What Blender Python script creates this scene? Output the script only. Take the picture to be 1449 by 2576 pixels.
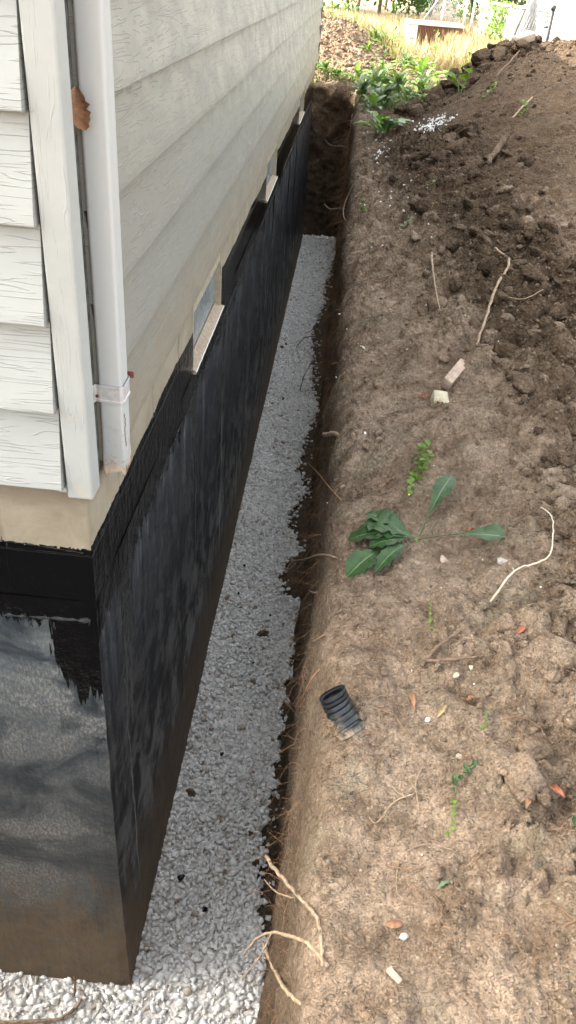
import bpy, bmesh, math, random
import numpy as np
from mathutils import Vector, Matrix
for o in list(bpy.data.objects): bpy.data.objects.remove(o)
S = bpy.context.scene; COL = S.collection
random.seed(4); rng = np.random.default_rng(7)
# ---------------------------------------------------------------- camera, sky, sun
cam_d = bpy.data.cameras.new('camera'); cam = bpy.data.objects.new('camera', cam_d); COL.objects.link(cam); S.camera = cam
cam.location = (0.5442, -1.6186, 3.5085); cam.rotation_euler = (0.974309, -0.068436, 0.078264)
cam_d.sensor_fit = 'VERTICAL'; cam_d.sensor_height = 24; cam_d.lens = 2036.4 / 2576 * 24; cam_d.clip_start = .02; cam_d.clip_end = 400
SUN = Vector((-1, .36, .86)).normalized()
el = math.asin(SUN.z); az = math.atan2(SUN.x, SUN.y)
W = bpy.data.worlds.new('World'); S.world = W; W.use_nodes = True; nt = W.node_tree; nt.nodes.clear()
sky = nt.nodes.new('ShaderNodeTexSky'); sky.sky_type = 'NISHITA'; sky.sun_disc = False; sky.sun_elevation = el; sky.sun_rotation = az % (2 * math.pi)
sky.air_density = 1.0; sky.dust_density = 6; sky.ozone_density = .3
bg = nt.nodes.new('ShaderNodeBackground'); bg.inputs[1].default_value = .15; wo = nt.nodes.new('ShaderNodeOutputWorld')
hs = nt.nodes.new('ShaderNodeHueSaturation'); hs.inputs['Saturation'].default_value = .42   # unseen sky desaturated so the shaded trench gets neutral light
nt.links.new(sky.outputs[0], hs.inputs['Color']); nt.links.new(hs.outputs[0], bg.inputs[0]); nt.links.new(bg.outputs[0], wo.inputs[0])
sl = bpy.data.lights.new('sun', 'SUN'); sl.energy = 2.0; sl.angle = math.radians(.55); sl.color = (1, .94, .84)
so = bpy.data.objects.new('sun', sl); COL.objects.link(so); so.rotation_euler = SUN.to_track_quat('Z', 'Y').to_euler(); so.location = (-10, 5, 15)
S.view_settings.view_transform = 'Standard'; S.view_settings.look = 'None'; S.view_settings.gamma = 1; S.view_settings.use_curve_mapping = False
S.view_settings.exposure = 3.15
S.view_settings.use_white_balance = True; S.view_settings.white_balance_temperature = 6950; S.view_settings.white_balance_tint = 6
S.render.engine = 'CYCLES'
S.cycles.max_bounces = 8; S.cycles.diffuse_bounces = 4
# ---------------------------------------------------------------- terrain shape
def _h(ix, iy, iz, seed=0):
    n = (ix.astype(np.int64) * 374761393 + iy.astype(np.int64) * 668265263 + iz.astype(np.int64) * 2147483647 + seed * 1274126177) & 0xffffffff
    n = ((n ^ (n >> 13)) * 1274126177) & 0xffffffff
    n = ((n ^ (n >> 16)) * 2246822519) & 0xffffffff
    return ((n ^ (n >> 15)) & 0xffffff) / float(0xffffff)
def vnoise(P, seed=0):
    P = np.asarray(P, float); I = np.floor(P); F = P - I; F = F * F * (3 - 2 * F); I = I.astype(np.int64); out = 0
    for dx in (0, 1):
        for dy in (0, 1):
            for dz in (0, 1):
                w = (F[:, 0] if dx else 1 - F[:, 0]) * (F[:, 1] if dy else 1 - F[:, 1]) * (F[:, 2] if dz else 1 - F[:, 2])
                out = out + w * _h(I[:, 0] + dx, I[:, 1] + dy, I[:, 2] + dz, seed)
    return out * 2 - 1
def fbm(P, octv=4, seed=0, gain=.5):
    P = np.asarray(P, float); a = 1.; t = 0; s = 0
    for i in range(octv):
        t = t + a * vnoise(P * 2.03 ** i + 17.3 * i, seed + i); s += a; a *= gain
    return t / s
def worley(P, seed=0):
    P = np.asarray(P, float); I = np.floor(P).astype(np.int64); F = P - I
    d1 = np.full(len(P), 9.); d2 = np.full(len(P), 9.); cid = np.zeros(len(P))
    for dx in (-1, 0, 1):
        for dy in (-1, 0, 1):
            for dz in (-1, 0, 1):
                a, b, c = I[:, 0] + dx, I[:, 1] + dy, I[:, 2] + dz
                q = np.stack([dx + _h(a, b, c, seed + 1), dy + _h(a, b, c, seed + 2), dz + _h(a, b, c, seed + 3)], 1) - F
                d = np.sqrt((q * q).sum(1)); r = _h(a, b, c, seed + 4)
                n1 = d < d1; d2 = np.where(n1, d1, np.minimum(d2, d)); cid = np.where(n1, r, cid); d1 = np.where(n1, d, d1)
    return d1, d2, cid
# spoil and grade heights: rows are y, columns are x
GX = np.array([-14, -1, .5, .8, 1.2, 1.6, 2.0, 2.5, 3.0, 3.6, 5, 30])
GY = [(-30, [1.9] * 12), (-3, [2.0] * 12),
      (-1.2, [2.0, 2.0, 2.0, 2.0, 2.03, 2.07, 2.12, 2.2, 2.25, 2.3, 2.2, 2.1]),
      (0, [2.0, 2.0, 2.0, 2.05, 2.13, 2.22, 2.32, 2.4, 2.5, 2.5, 2.3, 2.2]),
      (1, [2.0, 2.0, 2.0, 2.1, 2.2, 2.32, 2.42, 2.5, 2.6, 2.6, 2.4, 2.2]),
      (2.5, [2.0, 2.0, 2.02, 2.13, 2.3, 2.42, 2.54, 2.66, 2.75, 2.75, 2.5, 2.2]),
      (4, [2.0, 2.0, 2.02, 2.15, 2.34, 2.47, 2.6, 2.72, 2.82, 2.8, 2.5, 2.2]),
      (6, [2.0, 2.0, 2.02, 2.13, 2.33, 2.52, 2.66, 2.8, 2.9, 2.9, 2.6, 2.2]),
      (8, [2.0, 2.0, 2.03, 2.12, 2.24, 2.46, 2.7, 2.88, 2.93, 2.8, 2.5, 2.2]),
      (9.3, [2.05, 2.05, 2.06, 2.1, 2.16, 2.42, 2.74, 2.95, 2.88, 2.7, 2.5, 2.2]),
      (10.5, [2.1, 2.1, 2.08, 2.1, 2.1, 2.12, 2.2, 2.42, 2.75, 2.85, 2.6, 2.2]),
      (11.6, [2.2, 2.2, 2.14, 2.12, 2.12, 2.12, 2.14, 2.2, 2.4, 2.5, 2.4, 2.2]),
      (13, [2.7, 2.66, 2.5, 2.38, 2.2, 2.16, 2.16, 2.18, 2.2, 2.2, 2.2, 2.2]),
      (14, [3.0, 2.96, 2.74, 2.45, 2.2, 2.2, 2.2, 2.2, 2.2, 2.2, 2.2, 2.2]),
      (15.5, [2.6, 2.5, 2.45, 2.35, 2.25, 2.25, 2.25, 2.25, 2.25, 2.25, 2.25, 2.25]),
      (18, [2.35] * 12), (25, [2.5] * 12), (70, [2.7] * 12)]
def _mk():
    gy = np.array([r[0] for r in GY], float); gv = np.array([r[1] for r in GY], float)
    xs = np.arange(-4, 7.01, .1); ys = np.arange(-5, 22.01, .1)
    A = np.stack([np.interp(xs, GX, row) for row in gv]); B = np.stack([np.interp(ys, gy, A[:, i]) for i in range(len(xs))], 1)
    for _ in range(5):
        Q = np.pad(B, 1, mode='edge'); B = (Q[1:-1, 1:-1] * 2 + Q[:-2, 1:-1] + Q[2:, 1:-1] + Q[1:-1, :-2] + Q[1:-1, 2:]) / 6
    return xs, ys, B
_XS, _YS, _B = _mk()
def G(x, y):
    x = np.asarray(x, float); y = np.asarray(y, float)
    fx = np.clip((x + 4) / .1, 0, len(_XS) - 1.001); fy = np.clip((y + 5) / .1, 0, len(_YS) - 1.001)
    i = fx.astype(int); j = fy.astype(int); a = fx - i; b = fy - j
    z = (_B[j, i] * (1 - a) + _B[j, i + 1] * a) * (1 - b) + (_B[j + 1, i] * (1 - a) + _B[j + 1, i + 1] * a) * b
    return z - np.clip((x - 7) / 20, 0, .5) * 0
TX, TY0, TY1 = .585, -1.15, 11.35          # outer faces of the trench
def edge_dist(x, y):
    dx = np.maximum(np.asarray(x, float) - TX, 0); dy = np.maximum(np.maximum(y - TY1, TY0 - y), 0)
    return np.sqrt(dx * dx + dy * dy)
def H0(x, y):                              # smooth ground surface outside the trench
    d = edge_dist(x, y)
    return G(x, y) - .10 * np.exp(-d / .03)
def seg_d(x, y, pts):
    best = np.full(np.shape(x), 9.)
    for (a, b), (c, e) in zip(pts[:-1], pts[1:]):
        L = (c - a) ** 2 + (e - b) ** 2; t = np.clip(((x - a) * (c - a) + (y - b) * (e - b)) / L, 0, 1)
        best = np.minimum(best, np.hypot(x - a - t * (c - a), y - b - t * (e - b)))
    return best
def clod_mask(x, y):                       # where freshly dug, broken, moist soil lies
    m = np.exp(-(seg_d(x, y, [(1.1, 6.0), (1.25, 4.4), (1.35, 3.2), (1.42, 2.3), (1.5, 1.7)]) / .38) ** 2)
    m = np.maximum(m, .95 * np.exp(-(seg_d(x, y, [(1.1, 7.7), (1.4, 8.2), (1.8, 8.6), (2.4, 8.8), (2.8, 8.9), (3.4, 8.8)]) / .38) ** 2))
    m = np.maximum(m, .75 * np.exp(-(seg_d(x, y, [(1.4, 1.6), (1.38, .8), (1.34, .3), (1.22, -.1)]) / .22) ** 2))
    m = np.maximum(m, .7 * np.exp(-(seg_d(x, y, [(1.5, 1.9), (1.5, 1.1), (1.42, .5)]) / .26) ** 2))
    m = np.maximum(m, .66 * np.exp(-(seg_d(x, y, [(1.06, -.3), (1.2, -.05), (1.15, -.55)]) / .19) ** 2))
    return m
def moist_mask(x, y):
    m = 1 / (1 + np.exp(-(y - 3.0 + .9 * (x - 1.2) * 0) / .9)) * 1 / (1 + np.exp(-(x - .85 - .03 * y * 0) / .12))
    m = m * np.clip(1 - (y - 10.0) / 1.0, 0, 1)
    m = np.maximum(m, clod_mask(x, y) * .85 * np.clip((y + .6) / 1.6, .25, 1))
    return m
def ground_detail(P3, x, y, d):            # height of lumps, P3 = 3-d position
    cm = clod_mask(x, y)
    near = np.clip(d / .12, 0, 1)
    z = .045 * fbm(P3 * 2.2, 4, 3) * (.5 + near)
    z = z + .022 * fbm(P3 * 9, 5, 9, .6)
    a, b, c = worley(P3 * 9 + .3 * np.stack([vnoise(P3 * 14, 5), vnoise(P3 * 14, 6), vnoise(P3 * 14, 7)], 1), 2)
    lump = np.clip(1 - (a / .75) ** 2, 0, 1) ** .45 * (.3 + .7 * c)
    a2, b2, c2 = worley(P3 * 22 + .4 * np.stack([vnoise(P3 * 30, 5), vnoise(P3 * 30, 6), vnoise(P3 * 30, 7)], 1), 12)
    lump2 = np.clip(1 - (a2 / .7) ** 2, 0, 1) ** .42 * (.2 + .8 * c2)
    patch = np.clip(.45 + 1.4 * fbm(P3 * 2.9, 3, 31), 0.05, 1.3)
    a4, b4, c4 = worley(P3 * 48 + .4 * np.stack([vnoise(P3 * 60, 25), vnoise(P3 * 60, 26), vnoise(P3 * 60, 27)], 1), 42); z = z + np.clip(1 - (a4 / .7) ** 2, 0, 1) ** .5 * c4 ** 2 * .007 * (.6 + patch)
    a3, b3, c3 = worley(P3 * 5.2 + .35 * np.stack([vnoise(P3 * 8, 15), vnoise(P3 * 8, 16), vnoise(P3 * 8, 17)], 1), 32); z = z + np.clip(1 - (a3 / .72) ** 2, 0, 1) ** .55 * (.2 + .8 * c3) * (.085 * cm + .014)
    z = z + .03 * np.exp(-d / .10) * fbm(P3 * np.array([5, 5, 1.]), 4, 63) - .035 * cm
    far = np.clip((y - 11.4) / .6, 0, 1)
    z = z + lump * (.026 * patch + .075 * cm + .05 * far * (y < 15)) + lump2 * (.020 * patch + .030 * cm + .012 * far)
    z = z - .02 * cm - .05 * cm * np.clip(-fbm(P3 * 5, 3, 41) * 2, 0, 1)
    return z
def Hd(x, y):                              # detailed surface height, for setting things down
    x = np.atleast_1d(np.asarray(x, float)); y = np.atleast_1d(np.asarray(y, float)); z = H0(x, y)
    P = np.stack([x, y, z], 1); return z + ground_detail(P, x, y, edge_dist(x, y))
# ---------------------------------------------------------------- helpers
def tag(o, label=None, cat=None, group=None, kind=None):
    for k, v in (('label', label), ('category', cat), ('group', group), ('kind', kind)):
        if v: o[k] = v
    return o
def link(o, parent=None):
    COL.objects.link(o)
    if parent is not None: o.parent = parent
    return o
def empty(name, loc=(0, 0, 0)):
    o = bpy.data.objects.new(name, None); o.location = loc; o.empty_display_size = .05; return link(o)
def mesh(name, V, F, mats, parent=None, smooth=False, attr=None, link_it=True, midx=None):
    V = np.asarray(V, np.float32); me = bpy.data.meshes.new(name)
    if isinstance(F, np.ndarray):
        n, k = F.shape; me.vertices.add(len(V)); me.vertices.foreach_set('co', V.ravel())
        me.loops.add(n * k); me.loops.foreach_set('vertex_index', F.astype(np.int32).ravel())
        me.polygons.add(n); me.polygons.foreach_set('loop_start', np.arange(0, n * k, k, dtype=np.int32))
        try: me.polygons.foreach_set('loop_total', np.full(n, k, dtype=np.int32))
        except Exception: pass
        me.update(calc_edges=True)
    else: me.from_pydata([tuple(v) for v in V.tolist()], [], [tuple(f) for f in F]); me.update()
    for m in (mats if isinstance(mats, (list, tuple)) else [mats]): me.materials.append(m)
    if smooth: me.polygons.foreach_set('use_smooth', np.ones(len(me.polygons), bool))
    if midx is not None: me.polygons.foreach_set('material_index', np.asarray(midx, np.int32))
    for a, vals in (attr or {}).items():
        at = me.attributes.new(a, 'FLOAT', 'POINT'); at.data.foreach_set('value', np.asarray(vals, np.float32))
    if not link_it: return me
    return link(bpy.data.objects.new(name, me), parent)
def offset_obj(o, loc):                    # a parent Empty stands at loc while the mesh is in world coordinates
    o.location = Vector(o.location) - Vector(loc); return o
def box(x0, x1, y0, y1, z0, z1):
    V = [(x, y, z) for x in (x0, x1) for y in (y0, y1) for z in (z0, z1)]
    return V, [(0, 1, 3, 2), (4, 6, 7, 5), (0, 4, 5, 1), (2, 3, 7, 6), (0, 2, 6, 4), (1, 5, 7, 3)]
class MB:
    def __init__(s): s.V = []; s.F = []; s.M = []
    def add(s, V, F, m=0):
        b = len(s.V); s.V += [tuple(map(float, v)) for v in V]; s.F += [tuple(i + b for i in f) for f in F]; s.M += [m] * len(F); return s
    def box(s, *a, m=0): return s.add(*box(*a), m=m)
    def tube(s, P, R, n=6, m=0): return s.add(*tube(P, R, n), m=m)
    def obj(s, name, mats, parent=None, smooth=False, bevel=0, attr=None):
        o = mesh(name, s.V, s.F, mats, parent, smooth, attr, midx=s.M)
        if bevel:
            md = o.modifiers.new('bevel', 'BEVEL'); md.width = bevel; md.segments = 2; md.limit_method = 'ANGLE'
        return o
def tube(P, R, n=6):
    P = [Vector(p) for p in P]; k = len(P); R = R if hasattr(R, '__len__') else [R] * k; V = []; F = []
    up = Vector((.13, .21, .97)); t0 = (P[1] - P[0]).normalized()
    a = t0.cross(up); a = a.normalized() if a.length > .05 else t0.cross(Vector((1, 0, 0))).normalized()
    for i in range(k):
        t = (P[min(i + 1, k - 1)] - P[max(i - 1, 0)]).normalized(); a = (a - t * a.dot(t)).normalized(); b = t.cross(a)
        for j in range(n):
            th = 2 * math.pi * j / n; V.append(P[i] + (a * math.cos(th) + b * math.sin(th)) * R[i])
    for i in range(k - 1):
        for j in range(n): F.append((i * n + j, i * n + (j + 1) % n, (i + 1) * n + (j + 1) % n, (i + 1) * n + j))
    F.append(tuple(range(n - 1, -1, -1))); F.append(tuple((k - 1) * n + j for j in range(n)))
    return V, F
def spline(pts, n=8, jit=0, r=random):
    P = [Vector(p) for p in pts]; P = [P[0] * 2 - P[1]] + P + [P[-1] * 2 - P[-2]]; out = []
    for i in range(1, len(P) - 2):
        for k in range(n):
            t = k / n; a, b, c, d = P[i - 1:i + 3]
            out.append(.5 * ((2 * b) + (-a + c) * t + (2 * a - 5 * b + 4 * c - d) * t * t + (-a + 3 * b - 3 * c + d) * t ** 3))
    out.append(P[-2])
    if jit: out = [p + Vector((r.uniform(-jit, jit), r.uniform(-jit, jit), r.uniform(-jit, jit))) for p in out]
    return out
def merge(shapes, idx, pos, rot, scl):     # numpy instancing into one mesh
    VV = []; FF = []; own = []; base = 0
    for s in range(len(shapes)):
        ks = np.where(idx == s)[0]
        if not len(ks): continue
        V, F = shapes[s]; P = V[None] * scl[ks][:, None, :]
        P = np.einsum('nij,nvj->nvi', rot[ks], P) + pos[ks][:, None, :]
        FF.append((F[None] + (base + np.arange(len(ks)) * len(V))[:, None, None]).reshape(-1, 3)); VV.append(P.reshape(-1, 3)); own.append(np.repeat(ks, len(V))); base += len(ks) * len(V)
    return np.concatenate(VV), np.concatenate(FF), np.concatenate(own)
def rand_rot(n, tilt=None):
    q = rng.normal(size=(n, 4)); q /= np.linalg.norm(q, axis=1)[:, None]; w, x, y, z = q.T
    return np.stack([np.stack([1 - 2 * (y * y + z * z), 2 * (x * y - z * w), 2 * (x * z + y * w)], 1), np.stack([2 * (x * y + z * w), 1 - 2 * (x * x + z * z), 2 * (y * z - x * w)], 1), np.stack([2 * (x * z - y * w), 2 * (y * z + x * w), 1 - 2 * (x * x + y * y)], 1)], 1)
def hull(pts):
    bm = bmesh.new()
    for p in pts: bm.verts.new(p)
    bmesh.ops.convex_hull(bm, input=bm.verts); bmesh.ops.triangulate(bm, faces=bm.faces)
    loose = [v for v in bm.verts if not v.link_faces]; bmesh.ops.delete(bm, geom=loose, context='VERTS')
    bmesh.ops.recalc_face_normals(bm, faces=bm.faces); bm.verts.index_update()
    V = np.array([v.co[:] for v in bm.verts]); F = np.array([[v.index for v in f.verts] for f in bm.faces]); bm.free(); return V, F
def ico(sub):
    bm = bmesh.new(); bmesh.ops.create_icosphere(bm, subdivisions=sub, radius=1); V = np.array([v.co[:] for v in bm.verts]); F = np.array([[v.index for v in f.verts] for f in bm.faces]); bm.free(); return V, F
# ---- node helpers
class NT:
    def __init__(s, name):
        s.m = bpy.data.materials.new(name); s.m.use_nodes = True; s.t = s.m.node_tree; s.t.nodes.clear()
        s.out = s.t.nodes.new('ShaderNodeOutputMaterial'); s.bs = s.t.nodes.new('ShaderNodeBsdfPrincipled'); s.t.links.new(s.bs.outputs[0], s.out.inputs[0])
    def n(s, typ, **kw):
        x = s.t.nodes.new('ShaderNode' + typ)
        for k, v in kw.items(): setattr(x, k, v)
        return x
    def set(s, sock, v):
        if isinstance(v, bpy.types.NodeSocket): s.t.links.new(v, sock)
        elif isinstance(v, (tuple, list)) and len(v) == 3 and sock.type == 'RGBA': sock.default_value = (*v, 1)
        else: sock.default_value = v
    def math(s, op, a, b=0.0, c=0.0, clamp=False):
        x = s.n('Math', operation=op, use_clamp=clamp); s.set(x.inputs[0], a); s.set(x.inputs[1], b); s.set(x.inputs[2], c); return x.outputs[0]
    def mul(s, a, b): return s.math('MULTIPLY', a, b)
    def add(s, a, b): return s.math('ADD', a, b)
    def sub(s, a, b): return s.math('SUBTRACT', a, b)
    def pos(s): return s.n('NewGeometry').outputs['Position']
    def nrm(s): return s.n('NewGeometry').outputs['True Normal']
    def obj(s): return s.n('TexCoord').outputs['Object']
    def xyz(s, v): x = s.n('SeparateXYZ'); s.set(x.inputs[0], v); return x.outputs
    def comb(s, a, b, c): x = s.n('CombineXYZ'); s.set(x.inputs[0], a); s.set(x.inputs[1], b); s.set(x.inputs[2], c); return x.outputs[0]
    def scale(s, v, sc, loc=(0, 0, 0)):
        x = s.n('Mapping'); s.set(x.inputs[0], v); x.inputs['Scale'].default_value = sc; x.inputs['Location'].default_value = loc; return x.outputs[0]
    def noise(s, v, scale=5, detail=4, rough=.55, dist=0, out=0):
        x = s.n('TexNoise'); s.set(x.inputs['Vector'], v); x.inputs['Scale'].default_value = scale; x.inputs['Detail'].default_value = detail; x.inputs['Roughness'].default_value = rough; x.inputs['Distortion'].default_value = dist; return x.outputs[out]
    def vor(s, v, scale=5, feat='F1', rnd=1):
        x = s.n('TexVoronoi', feature=feat); s.set(x.inputs['Vector'], v); x.inputs['Scale'].default_value = scale; x.inputs['Randomness'].default_value = rnd; return x.outputs
    def ramp(s, f, a, b, lo=0., hi=1., smooth=True):
        x = s.n('MapRange', clamp=True); x.interpolation_type = 'SMOOTHSTEP' if smooth else 'LINEAR'
        s.set(x.inputs[0], f); s.set(x.inputs[1], a); s.set(x.inputs[2], b); s.set(x.inputs[3], lo); s.set(x.inputs[4], hi); return x.outputs[0]
    def mix(s, f, a, b, mode='MIX'):
        x = s.n('Mix', data_type='RGBA', blend_type=mode); s.set(x.inputs[0], f); s.set(x.inputs[6], a); s.set(x.inputs[7], b); return x.outputs[2]
    def mixf(s, f, a, b): x = s.n('Mix', data_type='FLOAT'); s.set(x.inputs[0], f); s.set(x.inputs[2], a); s.set(x.inputs[3], b); return x.outputs[0]
    def attr(s, name): return s.n('Attribute', attribute_name=name).outputs['Fac']
    def bump(s, h, dist=.01, strength=1., nin=None):
        x = s.n('Bump'); s.set(x.inputs['Height'], h); x.inputs['Distance'].default_value = dist; x.inputs['Strength'].default_value = strength
        if nin is not None: s.set(x.inputs['Normal'], nin)
        return x.outputs[0]
    def fin(s, color=None, rough=None, normal=None, spec=None, metal=None, trans=None):
        i = s.bs.inputs
        if color is not None: s.set(i['Base Color'], color)
        if rough is not None: s.set(i['Roughness'], rough)
        if normal is not None: s.set(i['Normal'], normal)
        if spec is not None: s.set(i['Specular IOR Level'], spec)
        if metal is not None: s.set(i['Metallic'], metal)
        if trans is not None:
            tr = s.n('BsdfTranslucent'); s.set(tr.inputs[0], color); mx = s.n('MixShader'); mx.inputs[0].default_value = trans
            s.t.links.new(s.bs.outputs[0], mx.inputs[1]); s.t.links.new(tr.outputs[0], mx.inputs[2]); s.t.links.new(mx.outputs[0], s.out.inputs[0])
        return s.m
# ---------------------------------------------------------------- materials
def m_plain(name, col, rough=.6, var=.15, sc=30, metal=0, bump=.0, spec=.5):
    N = NT(name); p = N.obj(); f = N.noise(p, sc, 4); c = N.mix(N.ramp(f, .3, .7), [x * (1 - var) for x in col], [min(1, x * (1 + var)) for x in col])
    return N.fin(c, rough, N.bump(N.noise(p, sc * 3, 3), bump) if bump else None, spec, metal)
def m_siding(name, vert=False, front=False):
    N = NT(name); P = N.pos(); x, y, z = N.xyz(P)
    u = z if vert else (x if front else y); w = (N.add(x, y)) if vert else z
    bid = N.math('FLOOR', N.math('DIVIDE', N.sub(z, 2.44), .203)) if not vert else 0.0
    v = N.comb(N.mul(u, (1.5 if front else 2.2)), N.add(N.mul(w, 24. if not vert else 26.), N.mul(bid, 3.7) if not vert else 0.0), 0.0)
    h = N.noise(v, 1.0, 3.0, .5, .25)
    k = N.math('FRACT', N.mul(h, 11.0 if not vert else 8.0))
    tri = N.math('ABSOLUTE', N.sub(k, .5)); groove = N.ramp(tri, 0.0, .10, 1.0, 0.0)
    gate = N.ramp(N.noise(N.comb(N.mul(u, 9.), N.mul(w, 34.), 3.0), 1., 2), .40, .5); groove = N.mul(groove, gate)
    fine = N.noise(N.comb(N.mul(u, 22.), N.mul(w, 420.), 0.0), 1.0, 2)
    n = N.bump(groove, .0016 if front or vert else .0012, .8 if not vert else .5); n = N.bump(fine, .0004, .5, n); n = N.bump(N.noise(P, 3, 2), .01, .25, n)
    dirt = N.noise(N.comb(N.mul(x, 5.), N.mul(y, 5.), N.mul(z, 9.)), 1.0, 5, .6)
    base = (.215, .204, .178) if not front else (.35, .355, .34)  # same vinyl on both walls; long wall darker, its shade put into the colour
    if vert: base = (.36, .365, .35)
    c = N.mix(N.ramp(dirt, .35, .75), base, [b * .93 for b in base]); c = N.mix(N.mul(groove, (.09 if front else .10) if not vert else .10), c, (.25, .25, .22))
    if not front and not vert:             # splash-back staining on the two lowest courses, mildew and painted-in gap shade behind the downspout
        st = N.ramp(N.add(z, N.mul(N.noise(N.comb(N.mul(y, 9.), 0.0, N.mul(z, 2.)), 1., 4), .5)), 2.98, 2.7)
        c = N.mix(N.mul(st, .45), c, (.22, .165, .10)); mil_shade = N.mul(N.ramp(y, .115, .075), N.ramp(N.noise(P, 25, 4), .25, .6, .8, 1.)); c = N.mix(mil_shade, c, (.035, .038, .036))
        bl = N.vor(P, 26); c = N.mix(N.mul(N.ramp(bl[0], .0, .09, 1., 0.), .22), c, (.2, .16, .1))
    if vert:
        rb = N.mul(N.ramp(N.noise(P, 12, 3), .6, .75), N.ramp(z, 2.75, 2.5)); c = N.mix(N.mul(rb, .35), c, (.5, .38, .25))
    return N.fin(c, N.ramp(dirt, .3, .7, .38, .55), n, .4)
def m_foundation():
    N = NT('painted_block_and_tar'); P = N.pos(); x, y, z = N.xyz(P); nx, ny, nz = N.xyz(N.nrm())
    front = N.ramp(ny, -.6, -.7); u = N.mixf(front, y, N.add(x, 20.))
    streak = N.noise(N.comb(N.mul(u, 34.), N.mul(z, 2.2), front), 1.0, 6, .62, .3)
    streak2 = N.noise(N.comb(N.mul(u, 16.), N.mul(z, .8), 4.0), 1.0, 5, .6, .6); blot = N.noise(P, 6.5, 6, .62, .4); fine = N.noise(P, 90, 4, .6)
    # tar
    grey = N.mix(N.ramp(streak, .38, .66), (.012, .013, .0155), (.050, .050, .054))
    grey = N.mix(N.mul(N.mul(N.ramp(streak2, .50, .66), N.ramp(N.noise(N.comb(N.mul(u, 2.6), N.mul(z, 1.3), 0.), 1., 4, .6, .8), .40, .62)), .8), grey, (.135, .134, .140)); grey = N.mix(N.mul(N.mul(N.ramp(N.noise(N.comb(N.mul(u, 70.), N.mul(z, 5.), 9.), 1., 3), .60, .7), N.ramp(N.noise(P, 4.3, 4, .6), .5, .62)), .8), grey, (.18, .165, .15))
    blot2 = N.noise(N.comb(N.mul(u, 3.2), N.mul(z, 3.0), 2.), 1., 6, .65, .8); grit = N.noise(N.comb(N.mul(u, 120.), N.mul(z, 55.), 1.), 1.0, 6, .8, .2)
    dust = N.mul(N.ramp(grit, .44, .62), N.ramp(blot2, .40, .62))
    fcol = N.mix(N.ramp(blot2, .38, .6), (.020, .026, .032), (.085, .092, .096)); fcol = N.mix(N.mul(dust, N.ramp(N.noise(P, 2.2, 3), .40, .62, .25, .8)), fcol, (.34, .305, .26))
    low = N.mix(front, grey, fcol)
    mudz = N.mixf(front, N.mixf(N.ramp(y, 5., 0.), .36, .55), .60)
    mud = N.ramp(N.add(N.sub(z, mudz), N.mul(N.sub(N.noise(N.comb(N.mul(u, 8.), N.mul(z, 3.), 7.), 1., 5, .65, .5), .5), .9)), .22, -.25)
    mud = N.mul(mud, N.ramp(N.noise(N.comb(N.mul(u, 30.), N.mul(z, 12.), 0.), 1., 4), .28, .5, .35, 1.))
    low = N.mix(mud, low, N.mix(blot, (.11, .078, .052), (.23, .175, .118)))
    # glossy second coat above the lap, ragged below it
    rag = N.mul(N.sub(N.noise(N.comb(N.mul(u, 22.), N.mul(z, 5.), 0.), 1., 5, .7), .5), .35)
    lapz = N.mixf(front, 1.93, 1.965)
    coat2 = N.ramp(N.add(N.sub(z, lapz), rag), -.02, .02)
    cx = N.add(x, .05); cz = N.sub(z, 1.87); rr = N.add(N.math('SQRT', N.add(N.math('POWER', N.mul(cx, 12.), 2.), N.math('POWER', N.mul(cz, 6.2), 2.))), N.mul(N.sub(streak, .5), 2.4))
    blob = N.mul(N.ramp(rr, 1.05, .95), front); wet = N.math('MAXIMUM', coat2, blob)
    for (y0, zt, zb, wd) in [(.235, 2.0, .05, .016), (.30, 2.0, 1.2, .05), (1.56, 2.06, .9, .02), (1.50, 2.06, 1.5, .07), (2.42, 2.05, .3, .035), (4.5, 2.05, 1.1, .05), (4.9, 2.05, .9, .03), (5.25, 2.05, 1.5, .12), (7.0, 2.03, .5, .05), (8.05, 2.03, .2, .06), (9.4, 2.03, .1, .05), (10.3, 2.03, .1, .04)]:
        wob = N.mul(N.sub(N.noise(N.comb(0.0, y0 * 3, N.mul(z, 6.)), 1., 3), .5), .05)
        dd = N.math('ABSOLUTE', N.add(N.sub(y, y0), wob)); ww = N.mul(N.ramp(z, zb, zt, .0, wd, False), N.ramp(N.noise(N.comb(N.mul(y, 60.), 0., N.mul(z, 16.)), 1., 3), .3, .6, .35, 1.3))
        d = N.mul(N.ramp(N.sub(dd, ww), .004, -.002), N.mul(N.math('GREATER_THAN', z, zb), N.sub(1.0, front))); wet = N.math('MAXIMUM', wet, d)
    c = N.mix(wet, low, (.0035, .0036, .004))
    # painted masonry above the tar edge
    edge = N.mixf(front, N.add(2.248, N.mul(N.sub(N.noise(N.comb(N.mul(u, 1.6), 0., 0.), 1., 2), .5), .08)), 2.235)
    e = N.ramp(N.add(N.sub(z, edge), N.add(N.mul(N.sub(N.noise(N.comb(N.mul(u, 30.), N.mul(z, 30.), 0.), 1., 5, .8), .5), .028), N.mul(N.sub(fine, .5), N.mixf(front, .008, .03)))), -.0015, .0015)
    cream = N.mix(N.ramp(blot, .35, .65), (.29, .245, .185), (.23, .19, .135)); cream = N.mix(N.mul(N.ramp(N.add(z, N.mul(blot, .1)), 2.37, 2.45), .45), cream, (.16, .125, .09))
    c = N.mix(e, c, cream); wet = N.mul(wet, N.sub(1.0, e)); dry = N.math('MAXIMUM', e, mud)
    rough = N.mixf(wet, N.mixf(N.mul(front, 1.0), N.ramp(N.noise(P, 5.5, 5, .65, .5), .4, .62, .28, .7), N.ramp(blot2, .38, .6, .38, .52)), N.ramp(fine, .3, .7, .08, .2)); rough = N.mixf(N.mul(N.sub(1.0, wet), dry), rough, .85)
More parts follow.
